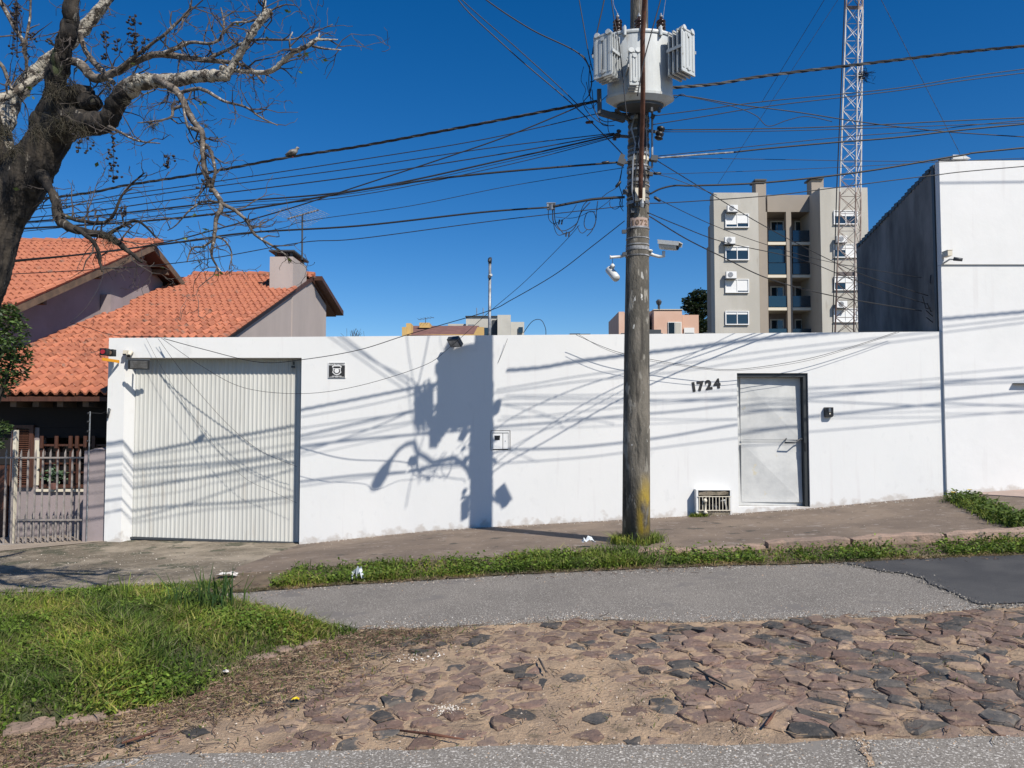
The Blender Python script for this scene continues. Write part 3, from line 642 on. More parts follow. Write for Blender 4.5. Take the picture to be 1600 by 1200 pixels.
# few long sticks
for i, (pp, lb) in enumerate([(([1085, 1048], [1108, 1062], [1145, 1082]), 'dark forked stick lying on the cobbles near the middle'), (([842, 1034], [848, 1045], [853, 1056]), 'short black stick standing out on the sand left of centre'), (([1196, 1140], [1205, 1128], [1212, 1116]), 'small tan stick leaning on the cobbles near the front edge'), (([190, 1168], [215, 1160], [246, 1149]), 'long tan stick in the litter below the bank'), (([625, 1148], [680, 1155], [725, 1162]), 'long brown root lying along the front asphalt edge')]):
    pt = [G(*a) + Vector((0, 0, .022)) for a in pp]; tag(MB().tube(pt, [.006, .008, .004], 6).build('stick', M['twig'] if i < 2 else M['rust'], sm=True), lb, 'stick')
# crumpled plastic
def crumple(name, px, py, w, h, label, mt='plastic', cat='litter', up=.0):
    p = G(px, py); r = random.Random(int(px)); n, m_ = 7, 6; V = []; fs = []
    for j in range(m_):
        for i in range(n): V.append((p.x + (i / (n - 1) - .5) * w + r.uniform(-.15, .15) * w, p.y + (j / (m_ - 1) - .5) * w * .7 + r.uniform(-.01, .01), p.z + up + .015 + r.uniform(0, h) * math.sin(math.pi * i / (n - 1)) ** .5))
    for j in range(m_ - 1):
        for i in range(n - 1): fs.append((j * n + i, j * n + i + 1, (j + 1) * n + i + 1, (j + 1) * n + i))
    return tag(MB().add(V, fs).build(name, M[mt]), label, cat)
crumple('plastic_bag', 560, 910, .13, .15, 'crumpled clear plastic bag at the road edge below the verge', up=.01)
crumple('plastic_scrap', 920, 858, .14, .07, 'pale plastic wrapper lying in the verge grass left of the pole', up=.07)
crumple('paper_scrap', 355, 904, .22, .03, 'flat white scrap of paper behind the bank grass', 'lime', up=.03)
crumple('yellow_leaf', 462, 1096, .04, .010, 'yellow fallen leaf in the twig litter', 'yellowflower', 'leaf')
crumple('paper_crumb', 352, 1058, .04, .015, 'white crumpled paper bit beside the bank kerb', 'lime', up=.02)
# ------------------------------------------------------------------ white street wall
WY = 12.0; TH = .30
def X12(px, py=660): return P(px, py, WY).x
def Z12(py, px=800): return P(px, py, WY).z
xa, xg0, xg1 = X12(167), X12(193), X12(470); xd0, xd1 = X12(1152.5), X12(1263.5); xe = X12(1474.5)
zt = lambda x: np.interp(x, [xa, X12(500), xe], [Z12(528), Z12(526), Z12(518)])
zg = Z12(559); zd = Z12(583); zs = Z12(792)
xm0, xm1, zm0, zm1 = X12(766.5), X12(797.5), Z12(703.5), Z12(672.5)
wall = thing('street_wall', (0, 12, -.04), 'long white plastered street wall with garage gate and metal door', 'wall')
mb = MB()
def wseg(x0, x1, b0, b1, t0=None, t1=None, y0=WY, y1=WY + TH):
    t0 = zt(x0) if t0 is None else t0; t1 = zt(x1) if t1 is None else t1
    mb.prism([(x0, b0), (x1, b1), (x1, t1), (x0, t0)], y0, y1, 'y')
wseg(xa, xg0, -1, -1, zg, zg)
# splayed jamb of the gate pillar
jx = P(209, 700, WY + .2).x
mb.prism([(xg0, WY), (jx, WY + .2), (jx, WY + TH), (xg0, WY + TH)], -1, zg, 'z')
wseg(xa, xg1, zg, zg); wseg(xg1, xm0, -1, -1)
wseg(xm0, xm1, -1, -1, zm0, zm0); wseg(xm0, xm1, zm1, zm1); wseg(xm1, xd0, -1, -1)
wseg(xd0, xd1, -1, -1, zs, zs); wseg(xd0, xd1, zd, zd); wseg(xd1, xe + .06, -1, -1)
mb.build('wall_face', M['wall'], wall, fixn=True)
mb = MB(); x0 = X12(478)
n = 60
for i in range(n):
    a = x0 + (xe - x0) * i / n; b2 = x0 + (xe - x0) * (i + 1) / n; za, zb = zt(a), zt(b2); e = .012 + .02 * random.random() * (random.random() < .4) + (.02 if a > X12(830) and a < X12(1250) else 0)
    mb.prism([(a, za - .05), (b2, zb - .05), (b2, zb + e), (a, za + e)], WY + TH + .003, WY + TH + .10, 'y')
mb.build('flashing', M['steel_dark'], wall, fixn=True)
# meter cupboard in the wall
t = thing('meter_cupboard', ((xm0 + xm1) / 2, 12, zm0), 'white electricity meter cupboard in the wall right of the pole shadow', 'meter box')
w_ = xm1 - xm0; h_ = zm1 - zm0
MB().box(xm0 + .004, xm1 - .004, WY + .03, WY + .2, zm0 + .004, zm1 - .004).build('back_panel', M['steel_dark'], t)
MB().box(xm0 + .012, xm1 - .012, WY - .006, WY + .03, zm1 - .035, zm1 - .01).box(xm1 - .03, xm1 - .012, WY - .006, WY + .03, zm0 + .005, zm1 - .036).box(xm0 + .012, xm0 + .03, WY - .006, WY + .03, zm0 + .005, zm1 - .036).build('frame', M['white'], t)
xs_ = xm0 + w_ * .62
MB().box(xm0 + .034, xs_ - .004, WY + .004, WY + .028, zm0 + .02, zm1 - .045).build('door', M['white'], t)
MB().box(xs_ + .004, xm1 - .034, WY + .004, WY + .028, zm0 + .02, zm1 - .045).build('door', M['white'], t)
cx_ = P(777, 684, WY).x; cz_ = P(777, 684, WY).z
MB().prism([(cx_ - .045, cz_ + .035), (cx_ + .045, cz_ + .035), (cx_ + .038, cz_ - .035), (cx_ - .038, cz_ - .035)], WY + .0, WY + .004, 'y').build('reading_window', M['black'], t, fixn=True)
MB().box(xs_ + .03, xs_ + .045, WY, WY + .006, cz_ - .06, cz_ - .045).build('lock', M['steel'], t)

# ------------------------------------------------------------------ garage gate
gt = thing('garage_gate', ((xg0 + xg1) / 2, 12.2, -.3), 'white ribbed metal garage gate set back in the left end of the wall', 'garage gate')
gx0, gx1 = P(203, 700, 12.2).x, P(470, 700, 12.2).x + .08; gzb = lambda x: np.interp(x, [gx0, gx1], [P(203, 838, 12.2).z, P(465, 847, 12.2).z])
pr = []; xx = gx0; k = 0; pitch = .0665
while xx < gx1:
    for dx, dy in ((0, 0), (.012, -.010), (.026, -.010), (.038, 0)): pr.append((min(xx + dx, gx1), 12.2 + dy))
    xx += pitch
V = []; fs = []
for x, y in pr: V += [(x, y, gzb(x)), (x, y, zg + .06)]
for i in range(len(pr) - 1): fs.append((2 * i, 2 * i + 2, 2 * i + 3, 2 * i + 1))
MB().add(V, fs).build('ribbed_sheet', M['garage'], gt)
MB().prism([(gx0, gzb(gx0) - .035), (gx1, gzb(gx1) - .035), (gx1, gzb(gx1) - .004), (gx0, gzb(gx0) - .004)], 12.17, 12.23, 'y').build('bottom_rail', M['steel_dark'], gt, fixn=True)
p = P(459, 570, 12.19); MB().box(p.x - .02, p.x + .02, 12.12, 12.18, p.z - .05, p.z - .02).tube([p, p + Vector((0, 0, .05))], .012, 6).build('latch', M['steel_dark'], gt)

# ------------------------------------------------------------------ pedestrian door
dt = thing('metal_door', ((xd0 + xd1) / 2, 12.15, zs), 'scuffed pale metal pedestrian door with long handle in the white wall', 'door')
yd = 12.15; zb = P(1200, 790, yd).z
MB().box(xd0 - .0, xd1 - .06, yd, yd + .04, zs + .004, zd).build('door_leaf', M['door'], dt)
zmid = P(1200, 689, yd).z; xr = P(1252, 690, yd).x; xl = P(1154, 690, yd).x
# four pressed triangles (shallow pyramids) above and below the middle rail
for z0, z1, nm in ((zmid + .02, zd - .05, 'upper_panel'), (zs + .06, zmid - .02, 'lower_panel')):
    a = (xl + .03, yd - .004, z1); b2 = (xr - .01, yd - .004, z1); c = (xr - .01, yd - .004, z0); d = (xl + .03, yd - .004, z0)
    a = (a[0], yd - .035, a[2]); c = (c[0], yd - .035, c[2])
    MB().add([a, b2, c, d], [(0, 2, 1), (0, 3, 2)]).build(nm, M['door'], dt)
MB().box(xl + .03, xr - .01, yd - .02, yd - .005, zmid - .012, zmid + .012).build('middle_rail', M['door'], dt)
xj = xd1 - .003
MB().box(xj - .06, xj, WY + .03, yd + .04, zs + .004, zd - .063).box(xd0 + .004, xj, WY + .03, yd - .003, zd - .06, zd - .003).build('frame', M['frame_dark'], dt)
hp = [P(1258, 686, 12.08), P(1250, 686, 12.05), P(1242, 692, 12.02), P(1226, 692, 12.02), P(1228, 686, 12.05), P(1229, 685, 12.14)]
MB().tube(hp, .010, 6).build('handle', M['steel_dark'], dt, sm=True)
p = P(1258, 690, 12.03); MB().box(p.x - .012, p.x + .012, p.y - .012, p.y + .01, p.z - .14, p.z - .02).build('lock', M['black'], dt)

# niche box with grille (projects from the wall)
nx0, nx1, nz0, nz1 = P(1088, 780, 11.86).x, P(1144, 780, 11.86).x, P(1110, 806, 11.86).z, P(1110, 765, 11.86).z
nb = thing('water_meter_box', (nx0, 11.9, nz0), 'white projecting water meter box with grille and hose bib beside the metal door', 'meter box')
e = .03
MB().box(nx0, nx0 + e, 11.86, WY - .003, nz0 - .12, nz1).box(nx1 - e, nx1, 11.86, WY - .003, nz0 - .12, nz1).box(nx0 + e, nx1 - e, 11.86, WY - .003, nz1 - .012, nz1).build('surround', M['wall'], nb)
MB().box(nx0 + e + .002, nx1 - e - .002, 11.985, WY - .002, nz0 - .05, nz1 - .016).build('back_panel', M['room_shade_dark'], nb)
rough_block('stone_lintel', (nx0 + e + .006, 11.925, nz1 - .09), (nx1 - e - .006, 11.925, nz1 - .09), .10, .07, .0, M['drive'], nb, 5)
MB().box(nx0 + e + .002, nx1 - e - .002, 11.87, 11.98, nz0 - .12, nz0 + .075).build('sill', M['drive'], nb)
za, zb2 = nz0 + .085, nz1 - .105
for k in range(10):
    xk = nx0 + .045 + k * (nx1 - nx0 - .09) / 9; MB().box(xk - .005, xk + .005, 11.85, 11.86, za, zb2).build('bar', M['cream'], nb)
for z in (za, zb2): MB().box(nx0 + .02, nx1 - .02, 11.846, 11.85, z - .006, z + .006).build('rail', M['cream'], nb)
xp = nx0 + .13; MB().lathe([(.045, 0), (.02, .03), (.012, .05), (.012, .16), (.028, .165), (.03, .2), (.012, .22)], (xp, 11.84, za - .04), 10).build('valve', M['cream'], nb, sm=True)
MB().tube([(nx1 - .16, 11.93, za + .13), (nx1 - .1, 11.92, za + .15), (nx1 - .08, 11.91, za + .05), (nx1 - .07, 11.9, za)], .014, 8).build('pipe', M['cam_white'], nb, sm=True)
MB().lathe([(.05, 0), (.055, .05), (.04, .07)], (nx0 + .3, 11.93, nz0 + .08), 12).build('meter', M['steel_dark'], nb, sm=True)

# house number
fc = {}
def text_mesh(s, size, depth=0., offset=0.):
    c = bpy.data.curves.new('t', 'FONT'); c.body = s; c.size = size; c.extrude = depth; c.offset = offset; c.align_x = 'CENTER'; c.align_y = 'CENTER'; c.resolution_u = 3
    o = bpy.data.objects.new('t', c); COL.objects.link(o); dg = bpy.context.evaluated_depsgraph_get(); dg.update()
    me = bpy.data.meshes.new_from_object(o.evaluated_get(dg)); bpy.data.objects.remove(o); bpy.data.curves.remove(c); me.materials.clear(); return me
def text_obj(name, s, size, loc, mt, parent, depth=.004, offset=0., roll=0., base=None, sx=1.):
    me = text_mesh(s, size, depth, offset); me.materials.append(mt)
    M_ = Matrix.Translation(Vector(loc)) @ Matrix.Rotation(-roll, 4, 'Y') @ Matrix.Rotation(R(90), 4, 'X') @ Matrix.Diagonal((sx, 1, 1, 1))
    b = Vector(parent['_b']); me.transform(Matrix.Translation(-b) @ M_)
    o = bpy.data.objects.new(name, me); COL.objects.link(o); o.parent = parent; return o
hn = thing('house_number', P(1102, 603, 11.99), 'black house number 1724 painted slightly tilted on the white wall', 'house number')
for ch, px, py in (('1', 1084, 605.3), ('7', 1094.5, 603.8), ('2', 1107.5, 602), ('4', 1120.5, 600)):
    q = P(px, py, 11.995); text_obj('digit', ch, .19, (q.x, 11.994, q.z), M['blacktxt'], hn, .004, .011, R(7), sx=1.0)

# intercom
p = P(1294.5, 644, 11.97); t = thing('intercom', p, 'small black intercom right of the metal door', 'intercom')
MB().prism([(p.x - .06, p.z + .075), (p.x + .065, p.z + .075), (p.x + .065, p.z - .06), (p.x + .04, p.z - .08), (p.x - .05, p.z - .08), (p.x - .06, p.z - .06)], 11.94, 11.998, 'y').build('housing', M['black'], t, fixn=True)
MB().box(p.x - .01, p.x + .025, 11.93, 11.939, p.z + .0, p.z + .06).build('speaker', M['steel'], t)
MB().box(p.x - .003, p.x + .02, 11.932, 11.939, p.z - .035, p.z - .012).build('button', M['cream'], t)

# alarm sign
p = P(526.5, 579, 11.99); t = thing('security_sign', p, 'small black and white security sign with a shield, right of the gate', 'sign')
MB().box(p.x - .135, p.x + .135, 11.985, 11.998, p.z - .115, p.z + .125).build('plate', M['white'], t)
MB().box(p.x - .125, p.x + .125, 11.982, 11.9845, p.z - .11, p.z + .082).box(p.x - .125, p.x + .125, 11.982, 11.9845, p.z + .112, p.z + .12).build('print_field', M['blacktxt'], t)
text_obj('lettering', 'LOCAL PROTEGIDO', .026, (p.x, 11.983, p.z + .097), M['blacktxt'], t, .0008, 0, 0)
sh = [(-.07, .072), (-.05, .08), (.05, .08), (.07, .07), (.075, .055), (.062, .045), (.06, 0), (.07, -.03), (.04, -.06), (0, -.075), (-.04, -.06), (-.07, -.03), (-.06, 0), (-.062, .045), (-.075, .055)]
MB().prism([(p.x + a, p.z + b2) for a, b2 in sh], 11.980, 11.9815, 'y').build('shield', M['white'], t, fixn=True)
MB().prism([(p.x + a * .8, p.z + b2 * .8 + .002) for a, b2 in sh], 11.9785, 11.9795, 'y').build('shield_field', M['blacktxt'], t, fixn=True)
MB().box(p.x - .05, p.x + .05, 11.977, 11.978, p.z + .022, p.z + .034).lathe([(.001, -.001), (.036, 0)], (p.x, 0, 0), 4).build('shield_band', M['white'], t) if False else MB().box(p.x - .05, p.x + .05, 11.977, 11.978, p.z + .022, p.z + .034).build('shield_band', M['white'], t)
MB().prism([(p.x + .036 * math.cos(a * .4), p.z - .005 + .036 * math.sin(a * .4)) for a in range(16)], 11.9755, 11.9765, 'y').build('disc', M['white'], t, fixn=True)
MB().box(p.x - .075, p.x + .075, 11.980, 11.9815, p.z - .092, p.z - .084).build('text_line', M['white'], t)
mb = MB()
for k in range(13):
    if k not in (4, 8): mb.box(p.x - .112 + k * .0175, p.x - .100 + k * .0175, 11.980, 11.9815, p.z - .105, p.z - .097)
mb.build('text_line', M['white'], t)

# wall floodlight (centre)
def flood(name, c, aim, w_, h_, d_, label, arm_to=None):
    t = thing(name, c, label, 'floodlight'); aim = Vector(aim).normalized(); q = aim.to_track_quat('Y', 'Z').to_matrix()
    MB().obox(c, (w_, d_, h_), q).obox(Vector(c) - aim * (d_ * .8), (w_ * .6, d_ * .6, h_ * .6), q).build('housing', M['steel_dark'], t)
    MB().obox(Vector(c) + aim * (d_ * .5 + .004), (w_ * .8, .006, h_ * .75), q).build('glass', M['steel'], t)
    if arm_to is not None: MB().tube([c, Vector(arm_to)], .014, 6).build('bracket', M['steel_dark'], t)
    return t
c = P(711, 534, 11.8); flood('floodlight', c, (-.35, -.6, -.75), .20, .16, .07, 'dark floodlight under the wall top above the pole shadow', (c.x + .04, 11.998, c.z + .05))
# things at the gate corner
c = P(217, 569, 11.82); t = flood('floodlight', c, (.35, -.75, -.55), .30, .17, .03, 'dark floodlight at the top left corner of the garage gate', (c.x - .13, 11.998, c.z + .06))
c = P(197, 551, 11.95); t = thing('motion_sensor', c, 'cream motion sensor with dark eye above the gate pillar', 'sensor')
MB().obox(c, (.06, .08, .07)).build('housing', M['cream'], t); MB().obox(c + Vector((-.003, -.041, -.03)), (.05, .02, .02)).build('eye', M['black'], t)
c = P(203, 551, 11.92); t = thing('security_camera', c, 'small pale camera with black eye beside the motion sensor', 'camera')
MB().tube([c + Vector((0, .075, .01)), c, c + Vector((.01, -.05, -.05))], [.02, .035, .03], 10).build('housing', M['cream'], t, sm=True); MB().tube([c + Vector((.01, -.05, -.05)), c + Vector((.012, -.062, -.062))], .026, 10).build('lens', M['black'], t)
c = P(176, 558, 11.8); t = thing('gate_beacon', c, 'red and amber gate warning light on a yellow bracket at the wall end', 'warning light')
a = P(160, 561, 11.6); b2 = P(186, 565, 11.97)
MB().bar(a, b2, .012, .045).build('bracket', M['orange'], t)
for px, nm, mt in ((163.5, 'red_lamp', 'red'), (174, 'amber_lamp', 'wood_light')):
    q = P(px, 550 + (px - 163) * .15, 11.66 + (px - 163) * .015)
    MB().box(q.x - .05, q.x + .05, q.y - .05, q.y + .05, q.z - .05, q.z + .055).build('lamp_housing', M['black'], t)
    MB().lathe([(.034, 0), (.03, .012), (.01, .018)], (0, 0, 0), 12).build('tmp', M[mt], t) if False else None
    mb = MB(); mb.prism([(q.x + .034 * math.cos(k * .524), q.z + .034 * math.sin(k * .524)) for k in range(12)], q.y - .062, q.y - .0505, 'y'); mb.build(nm, M[mt], t, fixn=True)

# ------------------------------------------------------------------ neighbouring white building (right)
bl = thing('white_building', (10, 12, .5), 'tall windowless white building with a dark stained side at the right edge', 'building')
by = WY - .045; bx = xe; 
ztop0 = P(1470, 252, by).z; zled = P(1520, 414, by).z
MB().box(bx, 22, by, 12.06, -1, zled).build('lower_wall', M['wall_r'], bl)
MB().prism([(bx, zled + .004), (22, zled + .004), (22, ztop0 + .12), (bx, ztop0)], by - .025, 12.06, 'y').build('upper_wall', M['wall_r'], bl, fixn=True)
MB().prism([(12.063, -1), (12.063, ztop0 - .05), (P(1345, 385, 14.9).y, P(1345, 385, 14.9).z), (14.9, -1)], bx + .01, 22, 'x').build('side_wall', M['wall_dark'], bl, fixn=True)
# conduit strip on the dark side and cap
MB().box(bx - .02, bx - .002, 12.07, 12.13, 2.6, ztop0 - .06).build('pipe', M['steel_dark'], bl)
a = Vector((bx - .02, 12.2, 2.35)); b2 = Vector((bx - .02, 14.8, 3.15)); MB().bar(a, b2, .03).build('pipe', M['steel_dark'], bl)
mb = MB()
for k in range(24):
    y = 12.1 + k * .115; z = ztop0 + (P(1345, 385, 14.9).z - ztop0) * (y - 12.06) / 2.84; mb.box(bx - .015 + .02 * random.random(), bx + .05, y, y + .11, z - .07, z + .012 * random.random())
mb.build('roof_edge', M['steel_dark'], bl)
c = P(1497, 247, 12.05); t = thing('roof_floodlight', c, 'white floodlight lying on the top edge of the tall white building', 'floodlight')
MB().box(c.x - .12, c.x + .04, 11.98, 12.1, c.z - .035, c.z + .03).build('housing', M['cam_white'], t)
MB().prism([(c.x + .045, c.z + .035), (c.x + .16, c.z - .03), (c.x + .045, c.z - .03)], 11.98, 12.1, 'y').build('hood', M['cam_white'], t, fixn=True)
MB().box(c.x - .3, c.x - .14, 12.02, 12.08, c.z - .04, c.z - .01).build('bracket', M['steel_dark'], t)
c = P(1480, 397, 11.82); t = thing('junction_box', c, 'cream junction box on the corner of the tall white building', 'box'); MB().obox(c, (.07, .16, .08)).build('housing', M['cream'], t); MB().obox(c + Vector((0, 0, .046)), (.08, .17, .008)).build('lid', M['cream'], t)
c = P(1496, 405, 11.72); t = thing('security_camera', c, 'small dark camera mounted on the tall white building', 'camera')
MB().tube([c + Vector((-.10, .2, -.02)), c + Vector((-.06, .1, .02)), c], .014, 6).build('bracket', M['cam_white'], t, sm=True); MB().tube([c + Vector((-.05, .02, .01)), c + Vector((.06, -.03, -.015))], [.03, .026], 10).build('housing', M['steel_dark'], t, sm=True)
c = P(1596, 599, 11.85); t = thing('wall_hook', c, 'short dark metal bar fixed to the white building at the right edge', 'bracket'); MB().box(c.x - .07, c.x + .3, 11.88, 11.953, c.z - .008, c.z + .008).build('bar', M['steel_dark'], t)

# ------------------------------------------------------------------ tiled house (left)
hs_ = thing('tiled_house', (-8, 13.2, -.4), 'mauve house with terracotta tile roofs and a chimney behind the fence', 'house')
SL = .376; YE = 12.5; ZE = 2.02; YR = 23.0
rz = lambda y: ZE + SL * (y - YE)
def tile_mesh(wt, lt, seg=6):
    V = []; fs = []
    xsn = [(-.5 + i / seg) * wt for i in range(seg + 1)]
    prof = [(.032 * math.cos(math.pi * min(1, abs(x / wt) * 2.4)) if abs(x / wt) < .42 else -.032) for x in xsn]
    for y, tp in ((0, 1.), (lt * 1.08, .92)):
        for x, z in zip(xsn, prof): V.append((x * tp, y, z + (.036 if y == 0 else 0)))
    for x, z in zip(xsn, prof): V.append((x, 0, z + .002))
    n = seg + 1
    for i in range(seg): fs += [(i, i + 1, n + i + 1, n + i), (i, 2 * n + i, 2 * n + i + 1, i + 1)]
    me = bpy.data.meshes.new('tile'); me.from_pydata(V, [], fs); me.materials.append(M['tile']); return me, V, fs
WT, LT = .16, .36
tme, tV, tF = tile_mesh(WT, LT)
base_ = Vector(hs_['_b'])
def roof_tiles(x1, ncol, ye, ze, slope, yr, keep):
    a = math.atan(slope); ca, sa = math.cos(a), math.sin(a); out = []; nr = int((yr - ye) / ca / LT)
    for r_ in range(nr + 1):
        for c in range(ncol):
            x = x1 - (c + .5) * WT; y = ye + r_ * LT * ca; z = ze + r_ * LT * sa
            if y < yr - .1 and keep(x, y, z): out.append((x, y, z, a))
    return out
def vismain(x, y, z):
    px, py = pxof((x, y, z)); return px > -30 and not (px > 175 and py > 532) and not (x < -9.72 and y > 15.0) and not (x > -6.55 and 20.9 < y < 22.5)
T1 = roof_tiles(-5.98, 27, YE, ZE, SL, YR, vismain)
UX = -9.25; uy0, uz0 = 14.08, 3.70; uyr, uzr = 19.65, 6.18; us = (uzr - uz0) / (uyr - uy0)
T2 = roof_tiles(UX, 26, uy0, uz0, us, uyr, lambda x, y, z: pxof((x, y, z))[0] > -30)
T1.sort(key=lambda t: t[1]); ns = 300; cm = MB()
for i, (x, y, z, a) in enumerate(T1 + T2):
    ja = random.uniform(-.02, .02); jz = random.uniform(-.006, .006); jx_ = random.uniform(-.006, .006)
    Mx = Matrix.Translation(Vector((x + jx_, y + random.uniform(-.012, .012), z + .03 + jz)) ) @ Matrix.Rotation(a, 4, 'X') @ Matrix.Rotation(ja, 4, 'Z')
    if i < ns: 
        o = bpy.data.objects.new('tile', tme); COL.objects.link(o); o.parent = hs_; o.matrix_local = Matrix.Translation(-base_) @ Mx
    else: cm.add([Mx @ Vector(v) for v in tV], tF)
tag(cm.build('roof_tiles', M['tile'], hs_), kind='stuff')
# ridge capping
mb = MB(); x = -9.6
while x < -6.1: mb.tube([(x, YR, rz(YR) + .05), (x + .36, YR, rz(YR) + .03)], [.10, .085], 8); x += .33
x = -14
while x < -9.25: mb.tube([(x, uyr, uzr + .05), (x + .36, uyr, uzr + .03)], [.10, .085], 8); x += .33
mb.build('ridge_tiles', M['tile'], hs_)
# verge tiles along the right edge and the upper rake
mb = MB(); y = YE
while y < 20.9: mb.tube([(-5.99, y, rz(y) + .045), (-5.99, y + .36, rz(y + .36) + .025)], [.07, .06], 7); y += .33
mb.build('verge_tiles', M['tile'], hs_); mb = MB(); y = uy0
while y < uyr: mb.tube([(UX, y, uz0 + us * (y - uy0) + .045), (UX, y + .36, uz0 + us * (y + .36 - uy0) + .03)], [.065, .055], 7); y += .33
mb.build('verge_tiles', M['tile'], hs_)
# roof deck
mb = MB(); mb.prism([(YE + .02, rz(YE) - .1), (YE + .02, rz(YE) - .03), (YR, rz(YR) - .03), (26.1, 5.30), (26.1, 5.15), (YR, rz(YR) - .16)], -13.5, -6.0, 'x'); mb.build('roof_deck', M['wood_dark'], hs_, fixn=True)
mb = MB(); mb.prism([(uy0 + .02, uz0 - .12), (uy0 + .02, uz0 - .03), (uyr, uzr - .03), (21.5, 5.5), (21.5, 5.38), (uyr, uzr - .16)], -15, UX - .02, 'x'); mb.build('roof_deck', M['wood_dark'], hs_, fixn=True)
MB().bar((UX + .01, uy0 - .02, uz0 - .10), (UX + .01, uyr, uzr - .10), .04, .17).bar((UX + .01, uyr + .01, uzr - .10), (UX + .01, 21.5, 5.42), .04, .17).build('verge_board', M['wood_light'], hs_)
for y in (15.2, 17.2, 19.2, 20.6):
    z = (uz0 + us * (y - uy0) if y < uyr else uzr - .37 * (y - uyr)) - .22; MB().box(-9.7, UX - .03, y - .05, y + .05, z - .07, z + .07).build('purlin', M['wood_light'], hs_)
# upper gable wall and body
MB().prism([(14.55, 1.0), (14.55, uz0 + us * .47 - .13), (uyr, uzr - .18), (21.2, uzr - .18 - .37 * 1.5), (21.2, 1.0)], -15, -9.7, 'x').build('upper_wall', M['lilac'], hs_, fixn=True)
q = P(148, 470, 18.2); MB().box(-9.69, -9.45, 18.0, 18.9, 3.9, q.z + .12).build('pilaster', M['lilac'], hs_)
# lower body with window wall
MB().box(-15, -6.3, 13.25, 22.8, -1, 2.0).build('wall', M['room_shade_dark'], hs_) if False else None
wy = 13.0
lz = lambda py: P(90, py, wy).z; lx = lambda px: P(px, 720, wy).x
MB().box(-15, lx(-8), wy, wy + .2, -1, lz(668) - .002).box(lx(16), lx(60), wy, wy + .2, -1, lz(668) - .002).box(lx(60), -6.2, wy, wy + .2, -1, lz(768)).build('wall', M['lilac'], hs_)
MB().box(-15, -6.2, wy - .004, wy + .2, lz(668), 2.05).box(lx(-8) + .001, lx(16) - .001, wy + .002, wy + .2, lz(726), lz(668) - .002).box(lx(60), -6.2, wy, wy + .2, lz(684), lz(668) - .002).build('eave_shade_band', M['room_shade_dark'], hs_)  # near-black boxes paint the eave's shade on the wall top and above the door
MB().box(-15, -6.4, 13.6, 13.7, -1, 2.2).build('interior', M['room_shade_dark'], hs_)
MB().box(lx(58), -6.3, wy - .05, wy + .1, lz(768) + .001, lz(764)).build('window_sill', M['cream'], hs_)
MB().box(lx(55), lx(62), wy - .02, wy - .002, lz(758), lz(688)).build('window_jamb', M['cream'], hs_)
wf = MB().box(lx(64), -6.3, wy - .03, wy + .03, lz(762), lz(757)).box(lx(64), -6.3, wy - .03, wy + .03, lz(697), lz(694)).box(lx(64), lx(68), wy - .03, wy + .03, lz(757), lz(694)).build('window', M['wood_dark'], hs_)
for px in (90, 111, 122, 136, 150): MB().box(lx(px - 2), lx(px + 2.2), wy - .02, wy + .02, lz(756.5), lz(697.5)).build('frame', M['wood_dark'], wf)
for py in (724, 738): MB().box(lx(68.5), -6.3, wy + .025, wy + .045, lz(py + 1.5), lz(py - 1)).build('glazing_bar', M['wood_dark'], wf)
MB().box(lx(68), -6.35, wy + .05, wy + .055, lz(756), lz(697)).build('pane', M['lens'], wf)
for px in (67, 90, 112, 122, 135, 148): MB().box(lx(px - 2.5), lx(px + 2.5), wy - .06, wy - .035, lz(700), lz(681)).build('post', M['wood_dark'], wf)
sx0, sx1 = lx(21), lx(54); st = MB().box(sx0, sx0 + .07, wy - .06, wy - .02, lz(761), lz(664)).box(sx1 - .07, sx1, wy - .06, wy - .02, lz(761), lz(664)).box(sx0 + .071, sx1 - .071, wy - .06, wy - .02, lz(761), lz(757)).box(sx0 + .071, sx1 - .071, wy - .06, wy - .02, lz(669), lz(664)).build('shutter', M['wood_dark'], hs_)
nsl = 26
for k in range(nsl):
    z = lz(756) + (lz(670) - lz(756)) * (k + .5) / nsl; MB().obox(((sx0 + sx1) / 2, wy - .04, z), (sx1 - sx0 - .15, .03, .022), Matrix.Rotation(.7, 3, 'X')).build('slat', M['wood_dark'], st)
MB().box(lx(-7), lx(15), wy - .03, wy + .05, -.5, lz(727)).build('door', M['wood_dark'], hs_)
for px in (22, 57, 95, 135): q = P(px, 631, 12.62); MB().box(q.x - .05, q.x + .05, 12.60, 13.0, q.z - .05, q.z + .04).build('rafter', M['wood_light'], hs_)
pl = [(lx(88) + random.gauss(0, .1), wy - .02 + random.gauss(0, .008), lz(750) + abs(random.gauss(0, .1))) for _ in range(110)]
wp = thing('potted_plant', (lx(88), wy - .045, lz(764)), 'variegated potted plant on the sill of the brown window', 'plant')
leaflets('foliage', pl, .05, .12, [(.14, .22, .13), (.2, .28, .2), (.08, .14, .07)], kind=None, parent=wp)
MB().lathe([(.05, 0), (.07, .1)], (lx(88), wy - .045, lz(764)), 10).build('pot', M['tile_far'], wp)
